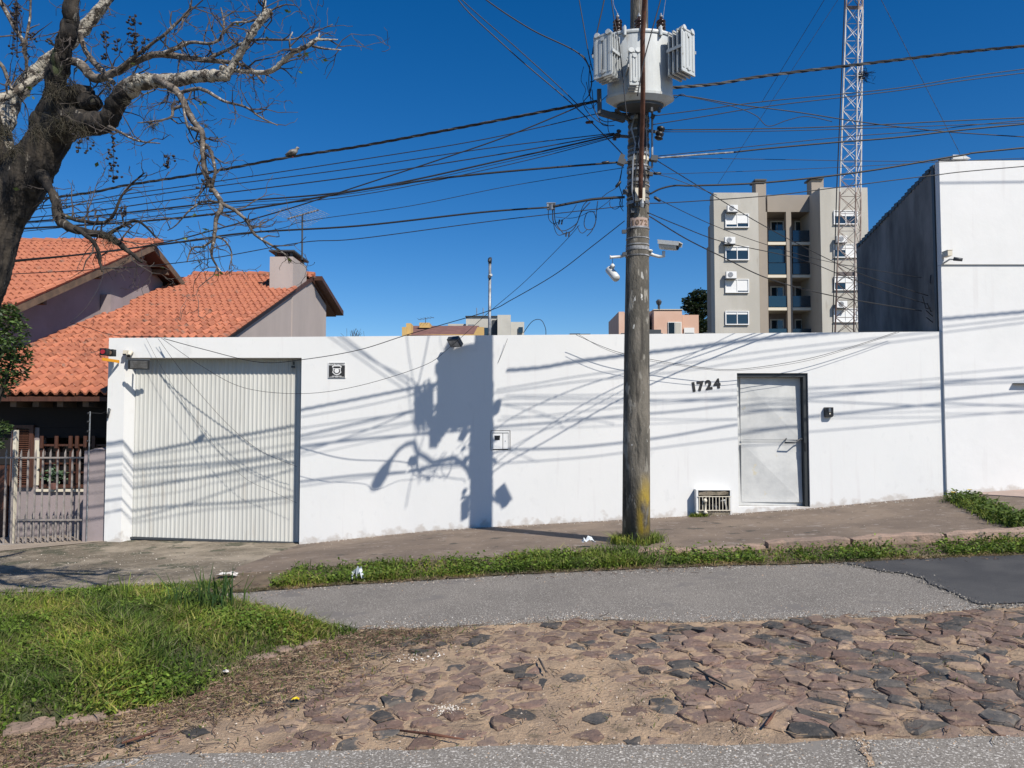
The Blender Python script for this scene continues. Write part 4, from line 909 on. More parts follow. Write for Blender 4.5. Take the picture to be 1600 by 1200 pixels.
# gable wall + chimney right
gx = -6.05
MB().prism([(14.2, 1.), (14.2, rz(14.2) - .17), (YR, rz(YR) - .17), (24.9, 5.35), (24.9, 1.)], gx - .25, gx, 'x').build('gable_wall', M['beigewall'], hs_, fixn=True)
zc = P(455, 401, 21.0).z
ch = MB().box(gx - .62, gx + .02, 21.0, 22.4, 1.2, zc).build('chimney', M['beigewall'], hs_)
MB().box(gx - .50, gx - .45, 21.05, 21.12, zc + .001, zc + .14).box(gx - .08, gx - .03, 21.05, 21.12, zc + .001, zc + .14).box(gx - .08, gx - .03, 22.2, 22.3, zc + .001, zc + .14).build('cap_leg', M['steel_dark'], ch)
MB().box(gx - .64, gx + .06, 20.95, 22.5, zc + .141, zc + .18).box(gx - .45, gx - .1, 21.3, 22.2, zc + .181, zc + .24).build('chimney_cap', M['steel_dark'], ch)
MB().prism([(YR + .2, rz(YR) - .1), (YR + .2, rz(YR) + .03), (26.2, 5.36), (26.2, 5.2)], gx - .3, gx + .28, 'x').build('eave', M['wood_dark'], hs_, fixn=True)
# antenna
p0 = P(472, 400, 21.7); p1 = P(472.5, 336, 21.7); t = thing('tv_antenna', p0, 'rooftop TV antenna on a thin mast above the beige chimney', 'antenna')
MB().tube([p0 - Vector((0, 0, .1)), p1], .028, 6).build('mast', M['steel_dark'], t)
a = P(449, 342, 21.7); b2 = P(498, 328, 21.7); MB().bar(a, b2, .035).build('boom', M['alu'], t)
for k in range(12):
    q = a.lerp(b2, k / 11); d = Vector((.55, .8, -.12)) * (.75 - .03 * k); MB().tube([q - d, q + d], .006, 4).build('element', M['alu'], t)

# ------------------------------------------------------------------ fence and pillar
fy = 12.15
fz = lambda py: P(60, py, fy).z; fx_ = lambda px: P(px, 780, fy).x
fn = thing('bar_fence', (fx_(60), fy, -.4), 'beige metal bar fence with pointed tips in front of the mauve house', 'fence')
px = -50.
while px < 128:
    x = fx_(px); z0_ = float(gz(x, fy)) + .04
    MB().box(x - .011, x + .011, fy - .010, fy + .010, z0_, fz(708)).add([(x - .011, fy - .010, fz(708)), (x + .011, fy - .010, fz(708)), (x + .011, fy + .010, fz(708)), (x - .011, fy + .010, fz(708)), (x + .008, fy, fz(701))], [(0, 1, 4), (1, 2, 4), (2, 3, 4), (3, 0, 4)]).build('bar', M['bars'], fn); 
    x = fx_(px + 5.8)
    if px > 15: MB().box(x - .009, x + .009, fy + .016, fy + .03, z0_, fz(806)).build('short_bar', M['bars'], fn)
    px += 11.55
x = fx_(17.5); MB().box(x - .026, x + .026, fy + .036, fy + .1, -.5, fz(672)).build('post', M['cream'], fn)
for py in (715, 812, 850): MB().box(fx_(-50) if py != 812 else fx_(30), fx_(134), fy - .035, fy - .014, fz(py) - .012, fz(py) + .012).build('rail', M['bars'], fn)
pl_ = thing('gate_pillar', (fx_(148), 12.1, -.3), 'mauve concrete fence pillar beside the end of the white wall', 'pillar')
MB().box(fx_(135), X12(166) - .004, 12.06, 12.4, -1, fz(704)).build('shaft', M['lilac'], pl_)
MB().prism([(fx_(143), fz(703.5)), (X12(166) - .01, fz(703.5)), (X12(163), fz(702)), (fx_(152), fz(700))], 12.05, 12.4, 'y').build('cap', M['lilac'], pl_, fixn=True)
t = thing('electric_fence_post', (fx_(143), 12.03, fz(850)), 'thin metal rod with insulators fixed to the mauve pillar', 'rod')
MB().tube([(fx_(143), 12.035, fz(850)), (fx_(143.5), 12.035, fz(643))], .011, 6).build('rod', M['steel'], t)
for py in (646, 659, 674, 689): MB().lathe([(.02, -.015), (.024, 0), (.02, .015)], (fx_(143.5) - .02, 12.03, fz(py)), 8).build('insulator', M['black'], t)
t = tag(MB().tube([(fx_(143.5), 12.03, fz(645)), (fx_(158), 12.1, fz(646)), P(168, 642, 12.2)], .004, 4).build('fence_wire', M['cable']), 'thin black wire from the insulator rod to the white wall end', 'wire')
c = P(169, 644, 11.97); t = thing('conduit_elbow', c, 'dark cable elbow entering the left edge of the white wall', 'conduit'); MB().tube([c + Vector((-.05, .1, .07)), c + Vector((.02, 0, .04)), c + Vector((-.01, 0, -.09))], .018, 7).build('elbow', M['steel_dark'], t, sm=True)

# ------------------------------------------------------------------ far buildings
def pbox(mb, px0, px1, py0, py1, Y, d, pr=(800, 400)):
    a = P((px0 + px1) / 2, py1, Y).z; b = P((px0 + px1) / 2, py0, Y).z; xa_ = P(px0, (py0 + py1) / 2, Y).x; xb = P(px1, (py0 + py1) / 2, Y).x
    return mb.box(xa_, xb, Y, Y + d, a, b)
AY = 60
ap = thing('apartment_building', P(1235, 560, AY), 'beige five storey apartment building with balconies behind the wall', 'building')
pbox(MB(), 1117, 1187, 301, 620, AY, 1.15).build('wall', M['apt'], ap)
pbox(MB(), 1187.2, 1198.5, 302, 620, AY + .6, 4).build('wall', M['apt_side'], ap)
pbox(MB(), 1284, 1359, 293, 620, AY, 5).build('wall', M['apt'], ap)
for px_, py0, yd_ in ((1113.5, 318, 1.2), (1111, 352, 1.9), (1108.5, 385, 2.6)): pbox(MB(), px_, 1150, py0, 620, AY + yd_, .65).build('side_wall', M['apt_side'], ap)
yb = AY + 2.15
pbox(MB(), 1199, 1284, 304.5, 331, yb, 4).build('parapet', M['apt_side'], ap)
c1 = pbox(MB(), 1181, 1197, 282, 308, AY + 1.5, 1).build('chimney', M['apt_side'], ap); pbox(MB(), 1179.5, 1198, 279.5, 282, AY + 1.3, 1.4).build('cap', M['steel_dark'], c1)
c1 = pbox(MB(), 1268, 1287, 279, 308, AY + 2, 1).build('chimney', M['apt_side'], ap); pbox(MB(), 1266.5, 1287.5, 276.5, 279, AY + 1.8, 1.4).build('cap', M['steel_dark'], c1)
pbox(MB(), 1230.5, 1238.5, 331, 620, yb, .4).build('mullion', M['apt_side'], ap); pbox(MB(), 1198.5, 1200.5, 331, 620, yb, .4).build('mullion', M['apt_side'], ap)
pbox(MB(), 1198, 1290, 331, 620, yb + 2.2, .3).build('back_wall', M['lilac'], ap)
for k in range(5):
    yy = 378 + 51.2 * k
    pbox(MB(), 1200, 1286, yy, yy + 4.5, yb + .05, 2.1).build('balcony_slab', M['cream'], ap)
    for px0, px1 in ((1201, 1230), (1239, 1285)):
        pbox(MB(), px0, px1, yy - 18, yy - 1, yb + .12, .04).build('glass_railing', M['apt_rail'], ap)
        if k in (1, 4): pbox(MB(), px0, px1, yy - 45, yy - 19, yb + .3, .04).build('balcony_glazing', M['apt_rail'], ap)
        else:
            f = pbox(MB(), px0 + 3, px0 + 24, yy - 33, yy - 1, yb + 2.1, .08).build('balcony_door', M['shutter'], ap); pbox(MB(), px0 + 5, px0 + 13, yy - 31, yy - 2, yb + 2.05, .04).build('pane', M['apt_glass'], f); pbox(MB(), px0 + 14, px0 + 22, yy - 31, yy - 2, yb + 2.05, .04).build('pane', M['apt_glass'], f)
def win(px0, px1, py0, py1, sh):
    f = MB(); pbox(f, px0 - 1.5, px1 + 1.5, py0 - 1.2, py0, AY - .12, .1); pbox(f, px0 - 1.5, px1 + 1.5, py1, py1 + 1.5, AY - .15, .13); pbox(f, px0 - 1.5, px0, py0, py1, AY - .12, .1); pbox(f, px1, px1 + 1.5, py0, py1, AY - .12, .1); pbox(f, (px0 + px1) / 2 - .6, (px0 + px1) / 2 + .6, py0, py1, AY - .1, .08)
    f = f.build('window', M['shutter'], ap)
    for k, s in enumerate(sh):
        a = px0 + (px1 - px0) * k / 2 + (.6 if k else 0); b = a + (px1 - px0) / 2 - .6
        if s > 0: pbox(MB(), a, b, py0, py0 + (py1 - py0) * s, AY - .07, .05).build('shutter', M['shutter'], f)
        if s < 1: pbox(MB(), a, b, py0 + (py1 - py0) * s, py1, AY - .05, .04).build('pane', M['apt_glass'], f)
for (py0, py1, sl_, sr) in ((335, 354, (.82, .72), (.4, .4)), (386, 405, (.28, .28), (1., .45)), (437, 456, (1., .9), (.45, 1.)), (487, 506, (.22, .22), (1., 1.))):
    win(1135, 1169, py0, py1, sl_); win(1304.5, 1339, py0 - 5 if py0 < 340 else py0 - 4, py1 - 5 if py0 < 340 else py1 - 4, (sr[0] if sr[0] < 1 or py0 != 386 else .45, 1. if py0 == 386 else sr[1]))
for px, py in ((1145, 325), (1141, 375), (1143, 429), (1316, 373), (1316, 475)):
    a = pbox(MB(), px - 8, px + 8, py - 5, py + 5.5, AY - .5, .32).build('air_conditioner', M['shutter'], ap)
    q = P(px - 1.5, py, AY - .5); mb = MB()
    mb.prism([(q.x + .20 * math.cos(k * .524), q.z + .20 * math.sin(k * .524)) for k in range(12)], AY - .53, AY - .502, 'y'); mb.build('fan_grille', M['steel'], a, fixn=True)
    pbox(MB(), px - 8, px + 8, py + 5.6, py + 6.6, AY - .5, .5).build('bracket', M['steel_dark'], a)

# peach building
PY = 75
pb = thing('peach_building', P(1030, 540, PY), 'low peach coloured building seen behind the pole over the wall', 'building')
pbox(MB(), 1022, 1066, 484, 560, PY, 8).build('wall', M['pinkwall'], pb); pbox(MB(), 1066.3, 1092, 492, 560, PY + .4, 8).build('wall', M['pinkwall'], pb)
pbox(MB(), 967, 976, 487, 560, PY + .3, 8).build('wall', M['pinkwall'], pb); pbox(MB(), 976.3, 1015, 489, 560, PY + 1, 8).build('wall', M['pinkwall'], pb); pbox(MB(), 1016, 1021.7, 486, 560, PY + 3, 5).build('recess', M['apt_side'], pb)
pbox(MB(), 1021, 1067, 483, 484, PY - .1, 8.2).build('parapet', M['cream'], pb)
f = pbox(MB(), 1044, 1065, 503, 530, PY - .1, .08).build('window', M['shutter'], pb); pbox(MB(), 1045, 1054, 504, 530, PY - .13, .02).build('pane', M['apt_glass'], f); pbox(MB(), 1055, 1064, 504, 530, PY - .13, .02).build('pane', M['greywhite'], f)
f = pbox(MB(), 1069, 1085, 512, 530, PY + .25, .08).build('window', M['shutter'], pb); pbox(MB(), 1070, 1084, 520, 530, PY + .22, .02).build('pane', M['apt_glass'], f)
q = P(1029.5, 484, PY); MB().tube([q, q + Vector((0, 0, .9))], .12, 6).lathe([(.2, .5), (.3, .8), (.15, 1.0)], q, 8).build('roof_vent', M['steel_dark'], pb)
t = tag(pbox(MB(), 1008, 1033, 515, 523, 13.2, .5).build('dark_tank', M['steel_dark']), 'flat dark box just above the wall right of the pole', 'box')
# yellow house
YY_ = 45
yh = thing('yellow_house', P(690, 540, YY_), 'yellow house with brown hipped roof peeking over the wall', 'house')
pbox(MB(), 628, 756, 522.5, 560, YY_, 6).build('wall', M['yellow'], yh)
def pl3(mb, pts): mb.add([P(a, b, c) for a, b, c in pts], [tuple(range(len(pts)))])
mb = MB(); pl3(mb, [(634, 523.5, YY_ - .3), (737, 526, YY_ - .3), (748, 509, YY_ + 3.5), (643, 509, YY_ + 3.5)]); pl3(mb, [(737, 526, YY_ - .3), (756, 526, YY_ + 3.5), (748, 509, YY_ + 3.5)]); pl3(mb, [(643, 509, YY_ + 3.5), (748, 509, YY_ + 3.5), (752, 524, YY_ + 8), (634, 524, YY_ + 8)])
mb.build('roof', M['tile_far'], yh)
mb = MB(); a = [P(738, 526.5, YY_ - .4), P(756, 526.5, YY_ - .4), P(756, 511, YY_ - .4), P(746, 511, YY_ - .4)]; mb.prism([(p.x, p.z) for p in a], YY_ - .4, YY_ + .2, 'y'); mb.build('gable', M['yellow'], yh, fixn=True)
pbox(MB(), 628, 635, 511, 530, YY_ - .5, 1).build('parapet', M['yellow'], yh)
pbox(MB(), 634.5, 642, 505, 526, YY_ - .2, 1).build('chimney', M['yellow'], yh); pbox(MB(), 655, 671, 504, 512, YY_ + 2, 1.4).build('chimney', M['yellow'], yh)
q = P(665, 505, YY_ + 2); t = thing('tv_antenna', q, 'small TV antenna on the yellow house', 'antenna'); MB().tube([q, q + Vector((0, 0, .35))], .02, 5).build('mast', M['steel_dark'], t); MB().bar(q + Vector((-.45, 0, .22)), q + Vector((.5, 0, .36)), .02).build('boom', M['steel_dark'], t)
for k in range(5): a = q + Vector((-.4 + k * .2, 0, .24 + k * .03)); MB().tube([a + Vector((-.08, -.4, 0)), a + Vector((.08, .4, 0))], .009, 4).build('element', M['steel_dark'], t)
# grey white block
GY = 90
gb = thing('grey_building', P(770, 540, GY), 'grey white stepped building behind the yellow house', 'building')
pbox(MB(), 728, 777, 494.5, 560, GY, 8).build('wall', M['greywhite'], gb); pbox(MB(), 777.3, 798, 492, 560, GY - 2, 9).build('wall', M['greywhite'], gb); pbox(MB(), 798.3, 819, 503, 560, GY - 1.5, 7).build('wall', M['greywhite'], gb); pbox(MB(), 700, 727.7, 506, 560, GY + 3, 4).build('wall', M['greywhite'], gb)
pbox(MB(), 756, 768, 512, 530, GY - .2, .1).build('window', M['apt_glass'], gb); pbox(MB(), 810, 817, 511, 520, GY - 1.7, .1).build('window', M['apt_glass'], gb); pbox(MB(), 769, 777, 500, 530, GY - .1, .05).build('recess', M['steel_dark'], gb)
pbox(MB(), 727, 778, 493.4, 494.4, GY - .2, 8.4).build('parapet', M['steel_dark'], gb)
pbox(MB(), 731, 741, 507, 510, GY - 1, .6).build('air_conditioner', M['steel'], gb)
for px in (745, 755): q = P(px, 494, GY + 2); MB().tube([q, q + Vector((0, 0, 1.0))], .05, 5).build('mast', M['steel'], gb)
# lamp post behind wall
q0 = P(764.5, 540, 14.); q1 = P(765.5, 412, 14.); t = thing('camera_mast', q0, 'slim grey mast with small cameras standing behind the wall', 'mast')
MB().tube([q0 - Vector((0, 0, 1)), q1], [.032, .026], 8).build('mast', M['steel'], t, sm=True)
MB().tube([q1, q1 + Vector((0, 0, .09)), q1 + Vector((-.02, -.06, .03))], [.03, .04, .02], 8).build('camera_head', M['steel_dark'], t, sm=True)
q = P(767, 430, 13.95); MB().obox(q, (.05, .06, .04)).build('camera_body', M['cam_white'], t); MB().obox(q + Vector((-.03, 0, -.03)), (.05, .06, .05)).build('clamp', M['steel_dark'], t)
# tree behind apartment
def blob_tree(name, c, trunk, blobs, n, s0, s1, cols, label, trr=.2, cat='tree'):
    t = thing(name, trunk, label, cat)
    tp = MB().tube([trunk, (Vector(trunk) + Vector(c)) / 2 + Vector((.05, 0, 0)), c], [trr, trr * .7, trr * .3], 8)
    for (b, r) in blobs[:6]: tp.tube([(Vector(trunk) + Vector(c)) / 2, b], [trr * .4, trr * .12], 6)
    tp.build('trunk', M['bark'], t, sm=True)
    pts = []
    tot = sum(r[0] * r[2] for _, r in blobs)
    for b, r in blobs:
        for _ in range(int(n * r[0] * r[2] / tot)):
            d = Vector((random.gauss(0, 1), random.gauss(0, 1), random.gauss(0, 1))).normalized() * random.uniform(.55, 1.05); pts.append((b[0] + d.x * r[0], b[1] + d.y * r[1], b[2] + d.z * r[2]))
    leaflets('crown', pts, s0, s1, cols, parent=t, kind=None, m='leaf'); return t
c = P(1085, 485, 85); bb = []
for px, py, r in ((1092, 462, 1.0), (1080, 480, 1.0), (1096, 485, 1.2), (1084, 500, 1.2), (1098, 510, 1.2), (1075, 470, .6), (1088, 520, 1.3), (1102, 470, .9)):
    bb.append((P(px, py, 85), (r, r, r * .7)))
blob_tree('dark_tree', c, P(1090, 600, 85), bb, 9000, .18, .4, [(.018, .035, .012), (.012, .025, .01), (.03, .05, .018)], 'dark evergreen tree beside the left edge of the apartment building')
c = P(0, 540, 10.9); bb = []
for px, py, r in ((12, 500, .22), (0, 540, .28), (25, 545, .2), (35, 515, .1), (20, 575, .22), (5, 595, .2), (-30, 520, .3), (-30, 580, .3), (40, 555, .08), (-30, 480, .2), (12, 490, .16)):
    bb.append((P(px, py, 10.9 + random.uniform(-.15, .15)), (r, r, r)))
for px, py, r in ((2, 670, .11), (-10, 690, .14), (-20, 660, .14), (13, 668, .06)): bb.append((P(px, py, 10.9), (r, r, r)))
blob_tree('leafy_tree', c, P(-60, 860, 10.9), bb, 4200, .045, .085, [(.055, .10, .022), (.09, .15, .035), (.03, .06, .015), (.13, .19, .06)], 'glossy green leafy tree in front of the mauve house at the left edge', .07)
t = thing('bare_shrub', P(550, 530, 20), 'faint leafless shrub top over the wall right of the chimney', 'shrub')
mb = MB()
for k in range(26): a = P(552 + random.gauss(0, 7), 530, 20); mb.tube([a, a + Vector((random.gauss(0, .1), 0, random.uniform(.1, .3)))], .004, 3)
mb.build('twigs', M['twig'], t)

# ------------------------------------------------------------------ lattice tower
TY = 30
tw = thing('lattice_tower', P(1322, 600, TY), 'tall slender red and white lattice radio tower behind the wall', 'tower')
legs = [((1305, 515), (1322.5, 0), 0), ((1334, 515), (1341.5, 0), -.35), ((1343, 515), (1348, 0), .45)]
def lp(k, py):
    a, b, d = legs[k]; t = (515 - py) / 515; return P(a[0] + (b[0] - a[0]) * t, py, TY + d)
secs = [(560, 425, 'tower_d'), (425, 300, 'tower_r'), (300, 15, 'tower_w'), (15, -200, 'tower_r')]
for a, b, mt in secs:
    for k in range(3): MB().tube([lp(k, a), lp(k, b)], .031 if k != 1 else .028, 6).build('leg', M[mt], tw)
py = 550
while py > -60:
    mt = [m_ for a, b, m_ in secs if b <= py <= a][0]; nx_ = py - 27
    mb = MB()
    for i, j in ((0, 1), (1, 2), (0, 2)):
        mb.tube([lp(i, py), lp(j, py)], .013, 4); mb.tube([lp(i, py), lp(j, nx_)], .012, 4); mb.tube([lp(j, py), lp(i, nx_)], .012, 4)
    mb.build('brace', M[mt], tw); py = nx_
for py in (428, 12):
    a, b, c = lp(0, py), lp(1, py), lp(2, py); n_ = [a, b, c]; up = Vector((0, 0, .08)); MB().add([p - up for p in n_] + [p + up for p in n_], [(0, 1, 2), (5, 4, 3), (0, 3, 4, 1), (1, 4, 5, 2), (2, 5, 3, 0)]).build('platform', M['tower_r'], tw, fixn=True)
MB().tube([lp(0, 540) + Vector((-.1, 0, 0)), lp(0, 300) + Vector((-.13, 0, 0)), lp(0, 180) + Vector((-.1, 0, 0)), lp(0, -60) + Vector((-.06, 0, 0))], .022, 5).build('feeder_cable', M['cable'], tw)
q = lp(2, 118); t = thing('bird_nest', q, 'dark bird nest lodged in the lattice tower', 'nest'); mb = MB()
for k in range(160):
    d = Vector((random.gauss(0, .12), random.gauss(0, .12), random.gauss(0, .1))); e2 = Vector((random.gauss(0, .15), random.gauss(0, .15), random.gauss(0, .1))); mb.tube([q + d, q + d + e2], .008, 3)
mb.build('nest_twigs', M['litter'], t); M['litter']
for (a, b, lb) in (((1322, -20), (1120, 290), 'guy wire sloping down left from the lattice tower, lower of the two'), ((1300, -20), (1190, 160), 'faint guy wire sloping left from the tower near the top of the picture'), ((1372, -10), (1500, 240), 'guy wire sloping down right from the lattice tower')):
    tag(MB().tube([P(*a, TY), P(*b, TY + 4)], .010, 4).build('guy_wire', M['cable_grey']), lb, 'wire')
# ------------------------------------------------------------------ utility pole
PYY = 9.4
up = thing('utility_pole', P(994, 848, PYY), 'thick stained concrete utility pole with yellow paint at its foot', 'pole')
pk = [(994, 870, 21.6), (994.3, 700, 21), (995, 540, 19.6), (996, 400, 18), (997, 300, 17), (998, 180, 15.8), (998.6, 40, 14.2), (998.8, -100, 13), (999, -500, 11.0)]
MB().tube([P(a, b, PYY) for a, b, _ in pk], [r / F * PYY for _, _, r in pk], 40).build('shaft', M['concrete_pole'], up, sm=True)
def prad(py): return np.interp(-py, [-b for _, b, _ in pk], [r for _, _, r in pk]) / F * PYY
def pc(py): return P(float(np.interp(-py, [-b for _, b, _ in pk], [a for a, _, _ in pk])), py, PYY)
def band(py, h=.03, mt='steel', ex=.006, tilt=0):
    c = pc(py); r = prad(py) + ex; MB().lathe([(r - ex, -h / 2), (r, -h / 2 + .001), (r, h / 2 - .001), (r - ex, h / 2)], c, 32).build('band', M[mt], up, sm=False)
for py, h, mt, ex in ((188, .05, 'steel', .01), (197, .02, 'steel_dark', .008), (206, .025, 'steel', .008), (219, .015, 'steel', .006), (229, .03, 'steel_dark', .01), (236, .012, 'steel', .006), (243, .03, 'steel', .008), (251, .05, 'cream', .004), (262, .02, 'alu', .01), (268, .035, 'steel', .012), (277, .015, 'steel_dark', .008), (285, .04, 'steel', .006), (292, .012, 'alu', .01), (303, .03, 'steel_dark', .012), (311, .012, 'alu', .01), (319, .04, 'steel', .008), (358.5, .022, 'alu', .007), (374, .014, 'alu', .006), (384, .014, 'alu', .006), (390, .045, 'alu', .006), (401, .016, 'alu', .008)): band(py, h, mt, ex)
# clamps and insulators on bands
for px, py, s in ((971, 253, .09), (1022, 248, .08), (1020, 182, .05), (972, 245, .06), (1017, 272, .05), (977, 300, .06), (1014, 262, .04), (990, 330, .07), (975, 362, .05), (976, 397, .05), (985, 270, .04)):
    q = P(px, py, PYY - .1); MB().obox(q, (s, s, s * .8), Matrix.Rotation(random.uniform(-.4, .4), 3, 'Y')).build('clamp', M['steel_dark'], up)
def spool(px, py, Y, horiz=True, s=1.):
    q = P(px, py, Y); mb = MB(); 
    ax = Vector((.25, 0, 1)).normalized(); 
    mb.tube([q + ax * z * s for z in (-.09, -.07, -.06, -.04, -.03, .0, .01, .03, .04, .07, .09)], [a * s for a in (.02, .055, .055, .025, .05, .055, .025, .025, .05, .05, .015)], 10)
    mb.build('insulator', M['black'], up, sm=True)
spool(1031, 208, PYY - .05, s=1.0); spool(966, 209, PYY - .1, s=.6); spool(961, 214, PYY - .05, s=.5)
for a, b in (((1012, 204), (1030, 207)), ((985, 214), (962, 212)), ((1012, 250), (1026, 250)), ((984, 254), (970, 254))): MB().bar(P(*a, PYY - .05), P(*b, PYY - .05), .03).build('bolt', M['steel_dark'], up)
MB().bar(P(1019, 176, PYY - .05), P(1019, 262, PYY - .05), .035, .02).build('insulator_rack', M['steel'], up)
# diffuse strapping cables down the pole
for k in range(9):
    px0 = 984 + random.uniform(0, 26); q = [P(px0 + random.uniform(-4, 4), y, PYY - prad(y) * math.sqrt(max(.05, 1 - ((px0 - 997) / 17) ** 2)) - .012) for y in (178, 200, 225, 250, 275, 300, 322)]
    MB().tube(q, random.uniform(.006, .012), 5).build('lashing', M['cable'] if k % 3 else M['steel'], up)
# number plate
q = P(997, 352, PYY - prad(352) - .012)
n_ = 8; V = []; r = prad(352) + .004; c = pc(352)
for i in range(n_ + 1):
    a = R(-90 - 48 + 96 * i / n_); V += [(c.x + r * math.cos(a), c.y + r * math.sin(a), c.z - .055), (c.x + r * math.cos(a), c.y + r * math.sin(a), c.z + .065)]
MB().add(V, [(2 * i, 2 * i + 2, 2 * i + 3, 2 * i + 1) for i in range(n_)]).build('number_plate', M['pink'], up)
for i, ch in enumerate('1072'):
    a = R(-90 + (-33 + 22 * i)); rr = r + .003; me = text_mesh(ch, .085, .001, .003); me.materials.append(M['wood_light']); me.transform(Matrix.Translation(Vector((c.x + rr * math.cos(a), c.y + rr * math.sin(a), c.z)) - Vector(up['_b'])) @ Matrix.Rotation(a + R(90), 4, 'Z') @ Matrix.Rotation(R(90), 4, 'X'))
    o = bpy.data.objects.new('digit', me); COL.objects.link(o); o.parent = up

# ------------------------------------------------------------------ transformer
TYc = 9.07
tc0 = P(1000, 161, TYc); tc1 = P(1000, 62, TYc)
tr = thing('transformer', (tc0.x, TYc, tc0.z), 'large light grey finned distribution transformer hung on the concrete pole', 'transformer')
cx, z0, z1 = tc0.x, tc0.z, tc1.z; rx = 52 / F * TYc; ry = .22
MB().lathe([(rx * .8, z0 - .03), (rx * 1.04, z0 + .03), (rx * 1.05, z0 + .06), (rx, z0 + .065), (rx, z1 - .02)], (cx, TYc, 0), 40, 1, ry / rx).build('tank', M['trafo'], tr, sm=False)
MB().lathe([(rx * 1.05, z1 - .018), (rx * 1.07, z1), (rx * 1.05, z1 + .02), (rx * .8, z1 + .05), (.02, z1 + .07)], (cx, TYc, 0), 40, 1, ry / rx).build('lid', M['trafo'], tr, sm=False)
MB().lathe([(rx * .7, z0 - .06), (rx * .72, z0 - .031)], (cx, TYc, 0), 30, 1, ry / rx).build('base', M['steel_dark'], tr)
for px in (949, 972, 998, 1027, 1050):
    q = P(px, 66, TYc); x = q.x; y = TYc - ry * math.sqrt(max(0, 1 - ((x - cx) / rx) ** 2)) * 1.02; MB().box(x - .02, x + .02, y - .03, y, z1 - .05, z1 + .05).tube([(x, y - .04, z1 - .06), (x, y - .03, z1 + .06)], .012, 6).build('lid_clamp', M['trafo'], tr)
def radiator(cxy, ang, w_, d_, zlo, zhi, nf):
    o_ = Vector((math.cos(ang), math.sin(ang), 0)); t_ = Vector((-o_.y, o_.x, 0)); M3 = Matrix((o_, t_, Vector((0, 0, 1)))).transposed(); c = Vector((cxy[0], cxy[1], 0)); H = zhi - zlo; zm = (zlo + zhi) / 2
    rad = MB().tube([c - o_ * .10 + Vector((0, 0, zhi - .05)), c + o_ * (d_ + .02) + Vector((0, 0, zhi - .05))], .026, 8).build('radiator', M['trafo'], tr)
    MB().tube([c - o_ * .10 + Vector((0, 0, zlo + .05)), c + o_ * (d_ + .02) + Vector((0, 0, zlo + .05))], .026, 8).build('header_pipe', M['trafo'], rad)
    for k in range(nf):
        p = c + o_ * (d_ * k / (nf - 1)) + Vector((0, 0, zm)); mb = MB().obox(p, (.012, w_, H), M3)
        for s_ in (-.36, -.12, .12, .36): mb.obox(p + t_ * (w_ * s_), (.026, w_ * .13, H * .84), M3)
        mb.obox(p + Vector((0, 0, H * .5)), (.024, w_ * .96, .02), M3).obox(p - Vector((0, 0, H * .5)), (.024, w_ * .96, .02), M3)
        mb.build('fin', M['trafo'], rad)
    for s_ in (-1, 1): MB().obox(c + o_ * (d_ * .5) + t_ * (s_ * (w_ / 2 + .008)) + Vector((0, 0, zlo + H * .56)), (d_ + .03, .012, .035), M3).build('strap', M['trafo'], rad)
    for s_ in (-1, 1): MB().tube([c + t_ * (s_ * w_ * .3) + o_ * (d_ * .75) + Vector((0, 0, zhi + .005)), c + t_ * (s_ * w_ * .3) + o_ * (d_ + .02) + Vector((0, 0, zhi + .015))], .032, 10).build('header_cap', M['trafo'], rad)
zl, zh = P(1000, 138, TYc).z, P(1000, 76, TYc).z
radiator((cx - rx * .96, TYc - .19), R(232), .25, .17, zl, zh, 4)
radiator((cx + rx * .98, TYc - .19), R(-48), .26, .18, zl + .04, zh + .05, 4)
radiator((P(992.5, 100, 8.6).x, TYc - ry - .02), R(-90), .13, .2, P(1000, 124, 8.5).z, P(1000, 72, 8.5).z, 4)
# hv bushings
for px, yb_ in ((965, TYc + .02), (998.5, TYc - .12), (1033, TYc + .02)):
    q = P(px, 53, yb_); prof = [(.035, -.10)]
    for k in range(5): prof += [(.03, -.035 + k * .042), (.058, -.028 + k * .042), (.054, -.010 + k * .042), (.028, -.002 + k * .042)]
    bsh = MB().lathe(prof + [(.02, .19), (.012, .2)], q, 14).build('bushing', M['porcelain'], tr, sm=True)
    MB().lathe([(.012, .202), (.022, .208), (.022, .225), (.008, .23), (.008, .255)], q, 8).build('terminal', M['steel'], bsh)
# lower bracket
mb = MB(); a = P(936, 140, TYc - .05); b = P(937, 178, TYc - .05); c = P(975, 187, TYc + .15); mb.bar(a, b, .05); mb.bar(b + Vector((0, 0, .02)), c, .05, .07); mb.bar(P(945, 178, TYc + .25), P(1000, 182, TYc + .3), .05); mb.bar(P(962, 172, TYc), P(985, 190, TYc + .3), .03)
mb.build('hanger_bracket', M['steel_dark'], tr)
MB().box(cx - .14, cx + .14, TYc + ry - .03, PYY - .10, z0 + .1, z0 + .2).box(cx - .14, cx + .14, TYc + ry - .03, PYY - .10, z1 - .25, z1 - .15).build('hanger_plate', M['steel_dark'], tr)
for px in (1018, 1030): q = P(px, 172, TYc - .1); MB().lathe([(.012, -.03), (.022, -.02), (.018, .03)], q, 10).build('drain_valve', M['steel_dark'], tr)

